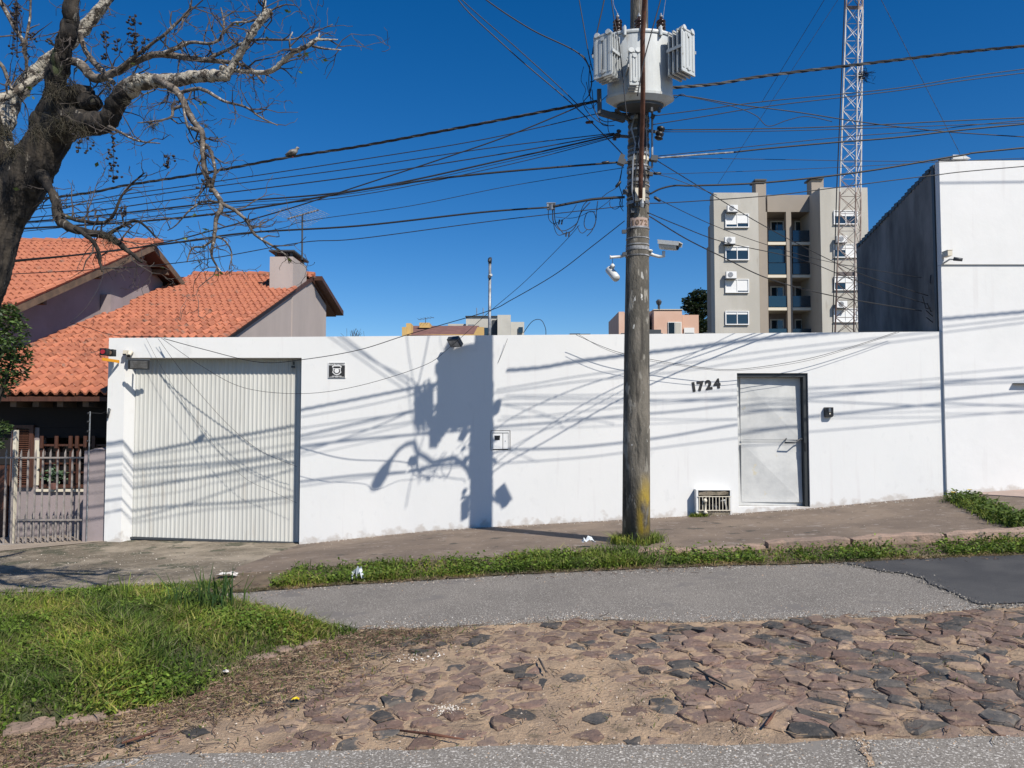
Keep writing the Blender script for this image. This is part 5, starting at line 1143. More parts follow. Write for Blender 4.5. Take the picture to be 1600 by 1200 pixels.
# ------------------------------------------------------------------ street lamp arm rising over the road
sl_ = thing('street_lamp', P(1001, 312, 9.2), 'rusty brown street lamp arm reaching up from the pole over the road', 'street lamp')
ap_ = [P(1000.5, 310, 9.19), P(1001, 285, 9.13), P(1002, 250, 9.02), P(1003, 210, 8.88), P(1004, 180, 8.72), P(1004.5, 140, 8.52), P(1004, 100, 8.40), P(1004, 60, 8.27), P(1006, 20, 8.20), P(1008, -14, 8.05), P(1009, -36, 7.92), P(1010, -50, 7.76)]
MB().tube(ap_, [.027] * len(ap_), 12).build('arm', M['rust'], sl_, sm=True)
e = ap_[-1]; d = Vector((.0, -1, -.03)).normalized()
MB().tube([e - d * .05, e + d * .02, e + d * .08, e + d * .2, e + d * .29, e + d * .32], [.03, .05, .075, .08, .06, .02], 14).build('lamp_head', M['steel'], sl_, sm=True)
MB().obox(e + d * .17 + Vector((0, 0, -.072)), (.11, .16, .03)).build('lens', M['lens'], sl_)
q = P(1000, 304, 9.24); MB().obox(q, (.12, .03, .16)).build('mounting_plate', M['cream'], sl_); MB().lathe([(.02, -.05), (.03, 0), (.02, .05)], P(1003, 318, 9.2), 8).build('bolt', M['steel'], sl_)

# ------------------------------------------------------------------ cameras on pole
a = P(1014, 396, 9.42); b = P(1030, 401, 9.40); c = P(1037, 392, 9.38); h0 = P(1030, 383, 9.42); h1 = P(1062, 386, 9.28)
t = thing('security_camera', a, 'white hooded security camera on the right side of the pole', 'camera')
MB().tube([a + Vector((-.04, .0, .02)), a, P(1022, 399, 9.41), b, P(1037, 400, 9.39), c], [.03, .028, .02, .02, .024, .02], 8).lathe([(.045, -.01), (.05, 0), (.045, .01)], P(1014, 392, 9.38), 8).build('bracket', M['cam_white'], t, sm=True)
d = (h1 - h0).normalized()
MB().tube([h0, h0 + d * .02, h0 + d * .2, h1 - d * .03], [.02, .05, .05, .045], 14).build('housing', M['cam_white'], t, sm=True)
M3 = d.to_track_quat('Y', 'Z').to_matrix(); MB().obox(h0.lerp(h1, .53) + Vector((0, 0, .052)), (.13, (h1 - h0).length * 1.06, .012), M3).obox(h0.lerp(h1, .53) + Vector((0, 0, .03)) + M3 @ Vector((.062, 0, 0)), (.008, (h1 - h0).length, .045), M3).obox(h0.lerp(h1, .53) + Vector((0, 0, .03)) + M3 @ Vector((-.062, 0, 0)), (.008, (h1 - h0).length, .045), M3).build('sunshade', M['cam_white'], t)
MB().tube([h1 - d * .03, h1 - d * .02], .04, 14).build('lens', M['lens'], t)
a = P(977, 397, 9.44); b = P(955, 402, 9.45); t = thing('security_camera', a, 'white bullet camera hanging loose below its arm left of the pole', 'camera')
MB().tube([a + Vector((.05, .0, 0)), a, P(970, 401, 9.45), b, P(953, 402, 9.45)], [.04, .03, .018, .018, .03], 8).build('bracket', M['cam_white'], t, sm=True)
MB().tube([P(957, 404, 9.45), P(957, 414, 9.45)], .004, 4).build('cable', M['cable'], t)
g0 = P(951, 420, 9.52); g1 = P(964, 436, 9.40); d = (g1 - g0).normalized()
MB().tube([g0, g0 + d * .01, g1 - d * .02, g1], [.04, .052, .05, .042], 16).build('housing', M['cam_white'], t, sm=True)
MB().tube([g0 - d * .004, g0], .036, 14).build('lens', M['steel'], t); q = P(957, 416, 9.45); MB().lathe([(.015, -.03), (.03, -.01), (.03, .01), (.015, .03)], q, 10).build('joint', M['cam_white'], t, sm=True)

# ------------------------------------------------------------------ overhead wires
def spline(pts, n=8):
    out = []; p = [pts[0]] + list(pts) + [pts[-1]]
    for i in range(1, len(p) - 2):
        for k in range(n):
            t = k / n; a, b, c, d = [np.array(q, float) for q in p[i - 1:i + 3]]
            out.append(tuple(.5 * ((2 * b) + (-a + c) * t + (2 * a - 5 * b + 4 * c - d) * t * t + (-a + 3 * b - 3 * c + d) * t ** 3)))
    out.append(tuple(pts[-1])); return out
def wire(pts, r, label, mt='cable', Y=9.4, Y1=None, cat='cable', grp=None, twist=0, name='overhead_cable', ext=None):
    pts = [tuple(p) for p in pts]
    if ext == 'L': a, b = pts[0], pts[1]; s = (b[1] - a[1]) / (b[0] - a[0]); pts = [(-450, a[1] + s * .6 * (-450 - a[0]))] + pts
    if ext == 'R': a, b = pts[-1], pts[-2]; s = (b[1] - a[1]) / (b[0] - a[0]); pts = pts + [(2300, a[1] + s * .8 * (2300 - a[0]))]
    r = r * ((1. if r < .0085 else 1.15) if not twist else 1.1)
    sp = spline(pts, 7); tot = abs(sp[-1][0] - sp[0][0]) + 1e-6; n = len(sp)
    Y1 = Y if Y1 is None else Y1
    q = [P(a[0], a[1], Y + (Y1 - Y) * i / (n - 1)) for i, a in enumerate(sp)]
    mb = MB()
    if twist:
        qq = []; 
        for i in range(len(q) - 1):
            L_ = (q[i + 1] - q[i]).length; m_ = max(1, int(L_ / .045))
            qq += [q[i].lerp(q[i + 1], k / m_) for k in range(m_)]
        qq.append(q[-1]); s = 0; off = []
        for i, p in enumerate(qq):
            if i: s += (p - qq[i - 1]).length
            off.append(s * twist)
        for k in range(3): mb.tube([p + Vector((0, math.cos(o + k * 2.094), math.sin(o + k * 2.094))) * r * 1.1 for p, o in zip(qq, off)], r, 4, mi=1 if k == 0 else 0)
        return tag(mb.build(name, [M[mt], M['cable_grey']]), label, cat, grp)
    mb.tube(q, r, 5); return tag(mb.build(name, M[mt], sm=True), label, cat, grp)
PL = 9.35
wire([(70, 310), (200, 289), (315, 271), (455, 245), (560, 229), (700, 203), (820, 180), (938, 157)], .0085, 'thick twisted black cable from the transformer to the left edge, under the pigeon', twist=12, ext='L', Y=PL)
wire([(63, 322), (200, 303), (315, 287), (560, 250), (760, 217), (940, 176)], .006, 'thin black cable running left directly below the thick twisted cable', ext='L', Y=PL + .05)
wire([(55, 327), (315, 294), (560, 262), (760, 232), (960, 208)], .006, 'second thin cable below the thick twisted one on the left', ext='L', Y=PL)
wire([(50, 340), (300, 308), (560, 275), (800, 238), (960, 209)], .007, 'third cable below the thick twisted one on the left', ext='L', Y=PL - .05)
wire([(40, 347), (330, 318), (560, 297), (800, 247), (960, 211)], .009, 'slightly thicker cable fourth below the twisted one on the left', ext='L', Y=PL + .1)
wire([(40, 349), (330, 321), (560, 301), (800, 251), (962, 213)], .004, 'fine wire hugging the fourth cable below the twisted one', ext='L', Y=PL + .1, name='overhead_wire', cat='wire')
wire([(30, 362), (330, 327), (560, 305), (800, 256), (962, 214)], .005, 'fine wire just below the fourth cable, left of the pole', ext='L', Y=PL)
wire([(100, 400), (245, 381), (332, 360), (455, 325), (560, 291), (700, 245), (800, 210), (920, 160)], .008, 'steeper black cable crossing the others between tree and transformer', ext='L', Y=PL - .2)
wire([(0, 410), (245, 383), (385, 364), (560, 353), (750, 332), (858, 324)], .010, 'thick black cable ending at the splice block left of the pole', ext='L', Y=PL - .05)
wire([(864, 323), (900, 316), (930, 311), (976, 308)], .014, 'short thick cable from the splice block to the pole', Y=PL - .05)
wire([(100, 424), (300, 408), (470, 379), (560, 373), (780, 344), (975, 322)], .0055, 'thin lowest cable running left just above the chimney', ext='L', Y=PL)
wire([(40, 357), (330, 335), (600, 291), (760, 271), (975, 253)], .011, 'black cable reaching the pole clamp below the transformer from the left', ext='L', Y=PL)
wire([(340, 372), (480, 345), (640, 322), (800, 290), (975, 262)], .004, 'fine wire rising from the antenna towards the pole', ext='L', Y=PL + .1, name='overhead_wire', cat='wire')
wire([(716, -40), (716, 0), (800, 82), (900, 168), (975, 243)], .007, 'diagonal cable falling from the upper left to the pole, left one of two', Y=9.1, Y1=9.3)
wire([(690, -40), (722, 0), (806, 74), (868, 130), (905, 166)], .006, 'diagonal cable just above the first falling to the transformer', Y=9.0, Y1=9.2)
wire([(730, -30), (760, 0), (830, 46), (905, 84), (924, 120), (920, 150)], .008, 'twisted lead curving down to the left radiator of the transformer', Y=9.0)
wire([(900, -40), (905, 0), (912, 40), (920, 85), (926, 110)], .006, 'lead dropping from the top to the left radiator, left of two', Y=8.9)
wire([(955, -60), (944, 0), (934, 45), (926, 85), (935, 100)], .008, 'lead dropping from the top to the left radiator, right of two', Y=8.85)
wire([(950, -50), (958, 20), (966, 60), (972, 110), (978, 170), (980, 180)], .006, 'black lead passing in front of the left bushing', Y=8.5)
wire([(1042, -50), (1032, 0), (1018, 50), (1005, 100), (996, 150)], .007, 'black lead passing in front of the right bushing', Y=8.15)
wire([(1052, -60), (1040, 0), (1036, 30)], .003, 'thin bare wire above the right bushing', 'alu', Y=9.0, name='overhead_wire', cat='wire')
wire([(960, -60), (958, 0), (964, 20), (966, 33)], .003, 'thin bare wire above the left bushing', 'alu', Y=9.0, name='overhead_wire', cat='wire')
wire([(1000, -60), (999, 0), (998.5, 30)], .003, 'thin bare wire above the middle bushing', 'alu', Y=8.95, name='overhead_wire', cat='wire')
# right side
wire([(1050, 137), (1120, 131), (1200, 118), (1400, 94), (1600, 72)], .0095, 'thick twisted black cable running right from the transformer', twist=12, ext='R', Y=PL)
wire([(1022, 181), (1100, 171), (1200, 158), (1400, 138), (1600, 108)], .006, 'upper of the two thin cables just below the thick twisted one, right side', ext='R', Y=PL)
wire([(1018, 195), (1100, 182), (1200, 166), (1400, 142), (1600, 114)], .006, 'lower of the two thin cables just below the thick twisted one, right side', ext='R', Y=PL + .1)
wire([(1035, 203), (1200, 201), (1350, 196), (1600, 184)], .007, 'cable leaving the black insulator to the right, upper one', ext='R', Y=PL)
wire([(1035, 206), (1200, 205), (1400, 199), (1600, 192)], .005, 'cable leaving the black insulator to the right, lower one', ext='R', Y=PL + .1)
wire([(1050, 149), (1080, 151), (1150, 163), (1250, 176), (1340, 190), (1450, 203), (1600, 214)], .007, 'wavy service cable crossing the lattice tower on the right', ext='R', Y=9.1, Y1=9.5)
wire([(1060, 148), (1140, 165), (1180, 180), (1200, 197), (1230, 188), (1260, 182), (1300, 190)], .005, 'slack looping wire between transformer and tower', Y=9.1, name='overhead_wire', cat='wire')
wire([(1027, 247), (1090, 242), (1146, 238)], .010, 'bright silver clad cable section right of the pole', 'alu', Y=PL)
wire([(1146, 238), (1200, 232), (1300, 223), (1400, 215), (1600, 194)], .009, 'black continuation of the silver clad cable to the right', ext='R', Y=PL)
wire([(1027, 244), (1200, 226), (1330, 213), (1450, 204), (1600, 188)], .005, 'thin cable just above the silver clad one', ext='R', Y=PL + .05)
wire([(1027, 246), (1200, 249), (1400, 252), (1600, 250)], .004, 'thin nearly level wire below the silver clad cable', ext='R', Y=PL + .1, name='overhead_wire', cat='wire')
wire([(1025, 272), (1100, 270), (1300, 262), (1600, 247)], .0035, 'fine wire starting at the small black splice right of the pole', ext='R', Y=PL + .1, name='overhead_wire', cat='wire')
wire([(1016, 303), (1032, 295), (1055, 290), (1088, 290), (1200, 285), (1350, 268), (1500, 243), (1600, 231)], .010, 'black cable arching right across the top of the apartment building', ext='R', Y=PL)
wire([(1005, 318), (1060, 316), (1200, 306), (1300, 294), (1450, 275), (1600, 260)], .006, 'cable below the arching one, crossing the right white building', ext='R', Y=PL)
wire([(1025, 250), (1090, 290), (1180, 345), (1270, 393), (1350, 430), (1450, 462)], .006, 'service cable sloping down right across the apartment building, uppermost', Y=9.3, Y1=12.3)
wire([(1022, 308), (1110, 350), (1200, 383), (1300, 410), (1440, 434)], .0045, 'thin service wire sloping right across the apartment windows', Y=9.3, Y1=12.3, name='overhead_wire', cat='wire')
wire([(1012, 332), (1060, 352), (1130, 378), (1250, 405), (1340, 440), (1448, 475)], .006, 'service cable second lowest across the apartment building', Y=9.3, Y1=12.3)
wire([(1015, 338), (1070, 372), (1130, 402), (1200, 435), (1300, 462), (1440, 486)], .008, 'lowest and thickest service cable sloping right from the pole', Y=9.3, Y1=12.3)
wire([(1016, 262), (1028, 272), (1055, 280), (1120, 305)], .004, 'short wire between the pole clamp and the sloping service cables', Y=9.3, name='overhead_wire', cat='wire')
c = P(1455, 462, 12.3); t = thing('cable_anchor', c, 'tangle of cables and clamps where service wires meet the tall white building', 'cable anchor')
for k in range(7):
    a = P(1440 + random.uniform(0, 22), 430 + k * 11, 12.25); b = P(1452 + random.uniform(0, 14), 445 + k * 10 + random.uniform(-8, 8), 12.35); m_ = a.lerp(b, .5) + Vector((random.uniform(-.06, .06), -.05, random.uniform(-.12, -.02))); MB().tube([a, m_, b], .008, 5).build('lead', M['cable'], t)
for py in (440, 462, 486): MB().obox(P(1460, py, 12.3), (.07, .08, .10)).build('clamp', M['black'], t)
# drops to the wall and house
wire([(976, 345), (925, 385), (870, 427), (800, 468), (760, 487), (640, 522), (560, 547), (472, 562), (405, 566), (315, 545), (256, 529)], .0055, 'long service wire sagging from the pole over the wall to the gate', Y=9.3, Y1=11.85, name='drop_wire_or_shadow', cat='wire')
wire([(905, 352), (880, 380), (820, 440), (765, 487), (700, 545), (660, 572), (560, 603), (472, 615), (382, 606), (315, 572), (252, 528)], .0035, 'fine drop wire sagging over the floodlight towards the gate', Y=9.35, Y1=11.9, name='drop_wire_or_shadow', cat='wire')
wire([(256, 528), (235, 526), (180, 524), (140, 513), (110, 504)], .006, 'short wire from the wall top across to the mauve house', Y=12.3, Y1=15.5, name='drop_wire_or_shadow', cat='wire')
wire([(110, 504), (135, 480), (158, 440), (165, 400)], .005, 'wire climbing the mauve upper wall of the house', Y=15.5, Y1=16.5, name='drop_wire_or_shadow', cat='wire')
wire([(247, 529), (290, 588), (350, 657), (400, 700), (440, 720), (464, 729)], .003, 'dark strand standing in for a wire shadow on the ribbed garage gate', Y=11.9, Y1=11.96, name='drop_wire_or_shadow', cat='wire')  # thin dark strand laid along a drop wire's cast shadow
wire([(228, 528), (262, 590), (330, 690), (380, 745), (430, 770), (464, 786)], .0022, 'finest strand standing in for a second wire shadow on the garage gate', Y=11.93, Y1=11.97, name='drop_wire_or_shadow', cat='wire')  # fine strand drawn where another wire's shadow curves over the gate
wire([(900, 523), (940, 541), (985, 555), (1080, 572), (1150, 577), (1250, 563), (1330, 542), (1400, 519)], .004, 'slack cable draped in front of the wall between pole and door', Y=11.8, Y1=11.9, name='drop_wire_or_shadow', cat='wire')
wire([(905, 523), (940, 543), (985, 558), (1080, 574), (1150, 579), (1250, 566), (1330, 544), (1405, 519)], .003, 'second slack wire paired with the draped cable above the door', Y=11.75, Y1=11.88, name='drop_wire_or_shadow', cat='wire')
wire([(975, 563), (880, 638), (800, 692)], .0012, 'very thin wire slanting down from the pole to the meter cupboard', 'cable_grey', Y=9.5, Y1=11.95, name='drop_wire_or_shadow', cat='wire') if False else None
wire([(793, 529), (786, 548), (778, 567)], .003, 'short loose wire end on the wall right of the pole shadow', Y=11.93, Y1=11.99, name='drop_wire_or_shadow', cat='wire')
wire([(818, 520), (832, 502), (845, 500), (852, 512), (853, 523)], .006, 'thin curved wire loop above the wall left of the pole', Y=13, name='drop_wire_or_shadow', cat='wire')
# high-voltage conductors above the frame
for i, (z, lb) in enumerate(((8.35, 'lowest high voltage conductor above the transformer'), (8.9, 'upper high voltage conductor above the transformer'))):
    mb = MB(); mb.tube([(x, 9.5 + i * .3, z + .0009 * (x - 1.5) ** 2) for x in range(-16, 20, 2)], .010, 5); tag(mb.build('power_line', M['cable']), lb, 'cable')
# splice block and coil loops left of pole
q = P(861, 323, PL + .05); t = thing('splice_block', q, 'grey splice block with hanging leads on the thick cable left of the pole', 'connector')
for k in range(4): MB().box(q.x - .05 + k * .026, q.x - .03 + k * .026, q.y - .03, q.y + .03, q.z - .035, q.z + .035).build('clamp', M['steel_dark'] if k % 2 else M['steel'], t)
MB().obox(q + Vector((0, 0, .038)), (.11, .07, .01)).build('plate', M['steel'], t)
lo = [([(857, 327), (857, 340), (862, 348), (869, 349)], .005, 'short lead hanging left under the splice block'),
 ([(864, 327), (864, 345), (873, 358), (884, 360), (900, 350), (905, 340), (911, 322), (918, 314)], .006, 'outer loop of lead hanging between splice block and pole'),
 ([(866, 327), (868, 347), (878, 362), (882, 365), (894, 360), (902, 348), (908, 332), (922, 316)], .007, 'inner thick loop of lead hanging between splice block and pole'),
 ([(863, 327), (866, 355), (872, 367), (880, 366), (886, 365)], .005, 'lowest lead loop under the splice block'),
 ([(930, 331), (918, 332), (913, 345), (914, 355), (920, 359), (928, 355), (931, 343), (928, 332), (922, 331)], .006, 'round coil of spare cable left of the pole'),
 ([(934, 314), (932, 330), (931, 345), (925, 360), (917, 369)], .006, 'loose cable tail hanging through the round coil'),
 ([(902, 353), (906, 362), (911, 364), (917, 359)], .005, 'small cable bight joining the loops left of the pole'),
 ([(953, 315), (953, 321), (958, 326), (964, 326), (970, 320), (969, 312), (962, 308), (956, 312)], .005, 'small ring of cable just left of the pole'),
 ([(941, 308), (950, 301), (962, 294), (967, 285), (972, 262)], .005, 'thin lead rising to the pole clamp from the coil'),
 ([(972, 325), (972, 305), (968, 290), (971, 270), (974, 245)], .006, 'lead running vertically along the left side of the pole'),
 ([(974, 330), (968, 318), (975, 300), (979, 290)], .005, 'short curled lead on the left face of the pole'),
 ([(933, 328), (948, 317), (960, 306)], .004, 'straight tail between coil and pole'),
 ([(868, 349), (880, 343), (892, 333), (901, 319)], .004, 'thin jumper above the loops under the splice block'),
 ([(868, 339), (890, 341), (906, 338), (918, 332)], .004, 'flat thin jumper across the loops'),
 ([(905, 84), (915, 92), (924, 120), (922, 145), (912, 160), (918, 175), (935, 190), (950, 196)], .006, 'long curved lead left of the transformer'),
 ([(924, 86), (934, 80), (940, 92), (938, 110), (928, 126), (922, 128)], .007, 'round lead loop lying against the left radiator'),
 ([(922, 100), (920, 130), (924, 160), (932, 178), (942, 195), (960, 196)], .006, 'lead curving below the left radiator'),
 ([(916, 128), (922, 150), (934, 160), (950, 148)], .005, 'lead tucked under the left radiator'),
 ([(925, 140), (930, 175), (945, 190), (970, 186)], .006, 'low drooping lead left of the pole top'),
 ([(950, 180), (950, 200), (952, 208)], .005, 'short vertical lead above the left insulator'),
 ([(1052, 150), (1056, 153), (1065, 147), (1072, 150)], .005, 'short curled lead under the right radiator'),
 ([(912, 104), (908, 125), (915, 140), (911, 156), (922, 170), (940, 152)], .004, 'thin tangled wire left of the transformer')]
for pts, r, lb in lo: wire(pts, r * .85, lb, Y=PL + .1 if pts[0][1] > 200 else 9.0, name='cable_loop')
for i, (px, py, lb) in enumerate(((873, 347, 'upper black connector pair in the cable loops'), (884, 366, 'lower black connector pair in the cable loops'))):
    q = P(px, py, PL + .1); t = thing('cable_connector', q, lb, 'connector')
    for k in range(2): MB().bar(q + Vector((k * .035, 0, -.03)), q + Vector((k * .035 + .01, 0, .03)), .018).build('connector_body', M['black'], t)
for px, py, a, lb in ((921, 191, .1, 'brown splice on the diagonal cable under the transformer'), (1027, 271, 0, 'black tension clamp right of the pole below the silver cable'), (1027, 311, -.6, 'black tension clamp tilted beside the pole'), (946, 254, .15, 'pale tape splice on the cable left of the pole'), (966, 288, .9, 'small black clamp in the leads left of the pole')):
    q = P(px, py, PL); d = Vector((math.cos(a), 0, math.sin(a))); tag(MB().tube([q - d * .05, q - d * .035, q + d * .035, q + d * .05], [.008, .019, .019, .008], 8).build('cable_splice', M['wood_dark'] if px == 921 else M['black'], sm=True), lb, 'connector')

# pigeon on the thick cable
q = P(457, 238.5, PL); t = thing('pigeon', q, 'small grey bird perched on the thick twisted cable', 'bird')
B = Vector; mb = MB().tube([q + B((-.085, 0, -.035)), q + B((-.055, 0, -.02)), q + B((-.02, 0, -.003)), q + B((.02, 0, .008)), q + B((.042, 0, .025)), q + B((.052, 0, .045)), q + B((.062, 0, .058)), q + B((.074, 0, .055)), q + B((.086, 0, .05))], [.010, .022, .038, .040, .028, .018, .020, .012, .002], 14)
mb.build('body', M['feather'], t, sm=True)
for s_ in (-1, 1): MB().tube([q + B((.03, .03 * s_, .01)), q + B((-.01, .038 * s_, 0)), q + B((-.06, .02 * s_, -.02)), q + B((-.09, .008 * s_, -.03))], [.008, .020, .012, .003], 8).build('wing', M['feather'], t, sm=True); MB().tube([q + B((.005, .01 * s_, -.03)), q + B((.008, .01 * s_, -.062))], .003, 5).build('leg', M['red'], t)

# ------------------------------------------------------------------ big bare tree
TR = thing('bare_tree', P(-90, 1000, 6.4), 'old leaning tree with dark trunk and mostly leafless pale branches at the left', 'tree')
Tb = 6.4
def poly3(pts):  # (px,py,rpx,Y)
    sp = spline([(a, b, c, d) for a, b, c, d in pts], 5); return [P(a, b, d) for a, b, c, d in sp], [max(.0015, c / F * d) for a, b, c, d in sp]
def wig(q, rs, amt):
    out = []
    for i, (p, r) in enumerate(zip(q, rs)): out.append(p + Vector((random.gauss(0, 1), random.gauss(0, 1), random.gauss(0, 1))) * r * amt * (0 if i == 0 else 1))
    return out
allb = []
def limb(name, pts, mt, n=10, amt=.10, w=True):
    q, rs = poly3(pts); q = wig(q, rs, amt); rs2 = [r * random.uniform(.95, 1.06) for r in rs]
    if rs2[0] > .045:
        q2, r2 = [], []
        for i in range(len(q) - 1):
            for k in range(5): q2.append(q[i].lerp(q[i + 1], k / 5)); r2.append(rs2[i] + (rs2[i + 1] - rs2[i]) * k / 5)
        q2.append(q[-1]); r2.append(rs2[-1]); mbb = MB().tube(q2, r2, 36)
        for i in range(len(q2)):
            for k in range(36):
                v = Vector(mbb.v[i * 36 + k]); mbb.v[i * 36 + k] = tuple(q2[i] + (v - q2[i]) * (1 + .13 * mnoise.noise(v * 7) + .14 * (.5 - abs(mnoise.noise(v * 17))) + .03 * random.uniform(-1, 1)))
        o = mbb.build(name, M[mt], TR, sm=True)
    else: o = MB().tube(q, rs2, n).build(name, M[mt], TR, sm=True); 
    if w: allb.append((q, rs))
    return o
# trunk with displaced knobbly surface
q, rs = poly3([(-150, 1060, 62, 6.4), (-112, 800, 46, 6.4), (-70, 560, 37, 6.4), (-20, 420, 32, 6.4), (2, 345, 32, 6.4), (40, 278, 34, 6.4), (76, 220, 29, 6.4), (98, 180, 26, 6.4), (104, 158, 19, 6.4)])
qq = []; rr = []
for i in range(len(q) - 1):
    for k in range(9): qq.append(q[i].lerp(q[i + 1], k / 9)); rr.append(rs[i] + (rs[i + 1] - rs[i]) * k / 9)
qq.append(q[-1]); rr.append(rs[-1])
mb = MB(); mb.tube(qq, rr, 84); 
ax = [np.array(p) for p in qq]
nn_ = 84
for i in range(len(qq)):
    for k in range(nn_):
        v = Vector(mb.v[i * nn_ + k]); c = qq[i]; d = v - c
        w1 = Vector((v.x * 13, v.y * 13, v.z * 2.6)); w2 = Vector((v.x * 34, v.y * 34, v.z * 9)); rd = 1 - abs(mnoise.noise(w1)) * 2
        f = 1 + .10 * mnoise.noise(v * 2.2) + .10 * (rd - .5) + .045 * mnoise.noise(w2) + .02 * random.uniform(-1, 1)
        mb.v[i * nn_ + k] = tuple(c + d * f)
mb.build('trunk', M['bark'], TR, sm=True)
limb('branch', [(72, 205, 22, 6.4), (82, 150, 15, 6.3), (96, 95, 14, 6.2), (108, 40, 12, 6.1), (114, -10, 10.5, 6.05), (122, -80, 8, 6.0)], 'bark', 16)
limb('branch', [(20, 275, 14, 6.5), (2, 215, 13, 6.6), (12, 180, 14, 6.7), (32, 138, 11, 6.7), (70, 100, 10.5, 6.7), (112, 65, 9.5, 6.7), (142, 32, 8.5, 6.7), (168, -2, 6.5, 6.7), (190, -40, 5, 6.7)], 'bark_w', 14)
limb('branch', [(15, 290, 16, 6.45), (-8, 225, 14, 6.3), (-20, 170, 14, 6.2), (-60, 120, 12, 6.1)], 'bark', 14)
limb('branch', [(-30, 160, 7, 6.2), (10, 150, 6, 6.3), (45, 128, 5, 6.4), (80, 112, 4, 6.5)], 'bark_w', 10)
o = limb('broken_stub', [(96, 178, 30, 6.35), (118, 160, 20, 6.3), (132, 150, 15, 6.25), (146, 158, 12, 6.2), (156, 165, 5, 6.2)], 'bark', 14, .25)
limb('branch', [(95, 195, 27, 6.35), (125, 190, 20, 6.25), (150, 193, 16, 6.15), (170, 186, 14.5, 6.1), (180, 165, 13.5, 6.05), (192, 145, 14, 6.0), (200, 138, 13.5, 6.0)], 'bark', 18)
limb('branch', [(193, 145, 13, 6.0), (203, 136, 13, 5.98), (218, 129, 12.2, 5.95), (245, 126, 10.5, 5.9), (275, 125, 9.5, 5.85), (305, 120, 9, 5.8), (335, 118, 8.5, 5.75), (356, 119, 7.5, 5.7)], 'bark_w', 16)
limb('branch', [(352, 118, 7, 5.7), (364, 102, 6, 5.7), (378, 78, 6, 5.65), (395, 50, 6, 5.6), (412, 26, 6.5, 5.6), (424, 17, 5, 5.6)], 'bark_w', 10)
limb('branch', [(414, 25, 3.5, 5.6), (413, 8, 3, 5.6), (416, -20, 2, 5.6)], 'bark_w', 8)
limb('branch', [(345, 106, 5, 5.75), (385, 112, 3.5, 5.7), (420, 112, 4, 5.65), (440, 98, 4, 5.6), (458, 82, 4, 5.55), (480, 72, 3.5, 5.5), (497, 60, 3, 5.5)], 'bark_w', 8)
limb('branch', [(495, 62, 2.2, 5.5), (510, 62, 1.6, 5.5), (528, 62, 1, 5.5)], 'bark_w', 6); limb('branch', [(488, 72, 2, 5.5), (508, 76, 1.5, 5.5), (533, 78, .8, 5.5)], 'bark_w', 6); limb('branch', [(497, 62, 1.6, 5.5), (499, 52, 1.2, 5.5)], 'bark_w', 6); limb('branch', [(456, 84, 1.8, 5.55), (452, 65, 1.4, 5.5), (457, 50, .9, 5.5)], 'bark_w', 6)
limb('branch', [(240, 122, 7, 5.9), (262, 133, 6, 5.8), (279, 146, 5.5, 5.75), (290, 166, 5, 5.7), (303, 190, 4.6, 5.65), (316, 208, 4.4, 5.6), (317, 235, 4, 5.6), (320, 262, 4, 5.6), (328, 288, 4, 5.6), (346, 318, 4, 5.6), (338, 342, 3.4, 5.6), (335, 370, 3, 5.6), (331, 400, 2, 5.6), (345, 425, 1, 5.6)], 'bark_m', 10)
limb('branch', [(346, 318, 3, 5.6), (366, 328, 2.6, 5.6), (385, 345, 2.5, 5.6), (398, 366, 2.2, 5.6), (425, 384, 1.8, 5.6), (446, 398, 1.2, 5.6), (452, 412, .8, 5.6)], 'bark_m', 8)
limb('branch', [(100, 92, 6, 6.25), (125, 100, 7, 6.2), (142, 120, 7, 6.15), (160, 122, 6.5, 6.1), (178, 114, 6, 6.05), (210, 98, 5, 6.0), (245, 85, 5, 5.95), (290, 90, 4.5, 5.9), (330, 95, 4, 5.85), (365, 98, 3, 5.8), (392, 108, 2.5, 5.8), (412, 130, 1.6, 5.8)], 'bark_m', 10)
limb('branch', [(125, 52, 4, 6.2), (132, 75, 4, 6.2), (142, 92, 4.5, 6.2), (160, 110, 4, 6.1), (178, 130, 3.5, 6.05)], 'bark_m', 8)
limb('branch', [(178, 114, 3.5, 6.0), (205, 92, 3, 5.95), (232, 72, 2.6, 5.95), (259, 52, 2.4, 5.9), (280, 32, 2.2, 5.9), (294, 20, 1.8, 5.9), (300, -5, 1.2, 5.9)], 'bark_m', 7)
limb('branch', [(250, 84, 3, 5.9), (275, 76, 3, 5.85), (300, 66, 2.6, 5.8), (325, 68, 2.4, 5.8), (342, 62, 2.2, 5.8), (350, 40, 1.8, 5.8), (345, 12, 1, 5.8)], 'bark_m', 7)
limb('branch', [(349, 52, 1.8, 5.8), (365, 36, 1.6, 5.8), (390, 34, 1.4, 5.8), (420, 25, 1.2, 5.7)], 'bark_m', 6)
limb('branch', [(278, 146, 3, 5.75), (300, 140, 3, 5.7), (318, 140, 3, 5.65), (350, 158, 2.2, 5.6), (385, 168, 1.8, 5.6), (408, 184, 1.4, 5.6), (434, 196, .8, 5.6)], 'bark_m', 7)
limb('branch', [(330, 90, 3, 5.8), (372, 70, 2.2, 5.8), (400, 62, 2, 5.8), (450, 62, 1.5, 5.7), (478, 55, 1.1, 5.7), (520, 38, .7, 5.7)], 'bark_m', 6)
limb('branch', [(60, 268, 12, 6.35), (76, 292, 6.5, 6.25), (88, 315, 6.5, 6.2), (92, 340, 7.5, 6.15), (108, 355, 6.5, 6.1), (140, 363, 5.5, 6.05), (166, 368, 5.5, 6.0), (182, 378, 4.5, 6.0), (200, 392, 3.5, 6.0), (222, 410, 2, 6.0)], 'bark', 10)
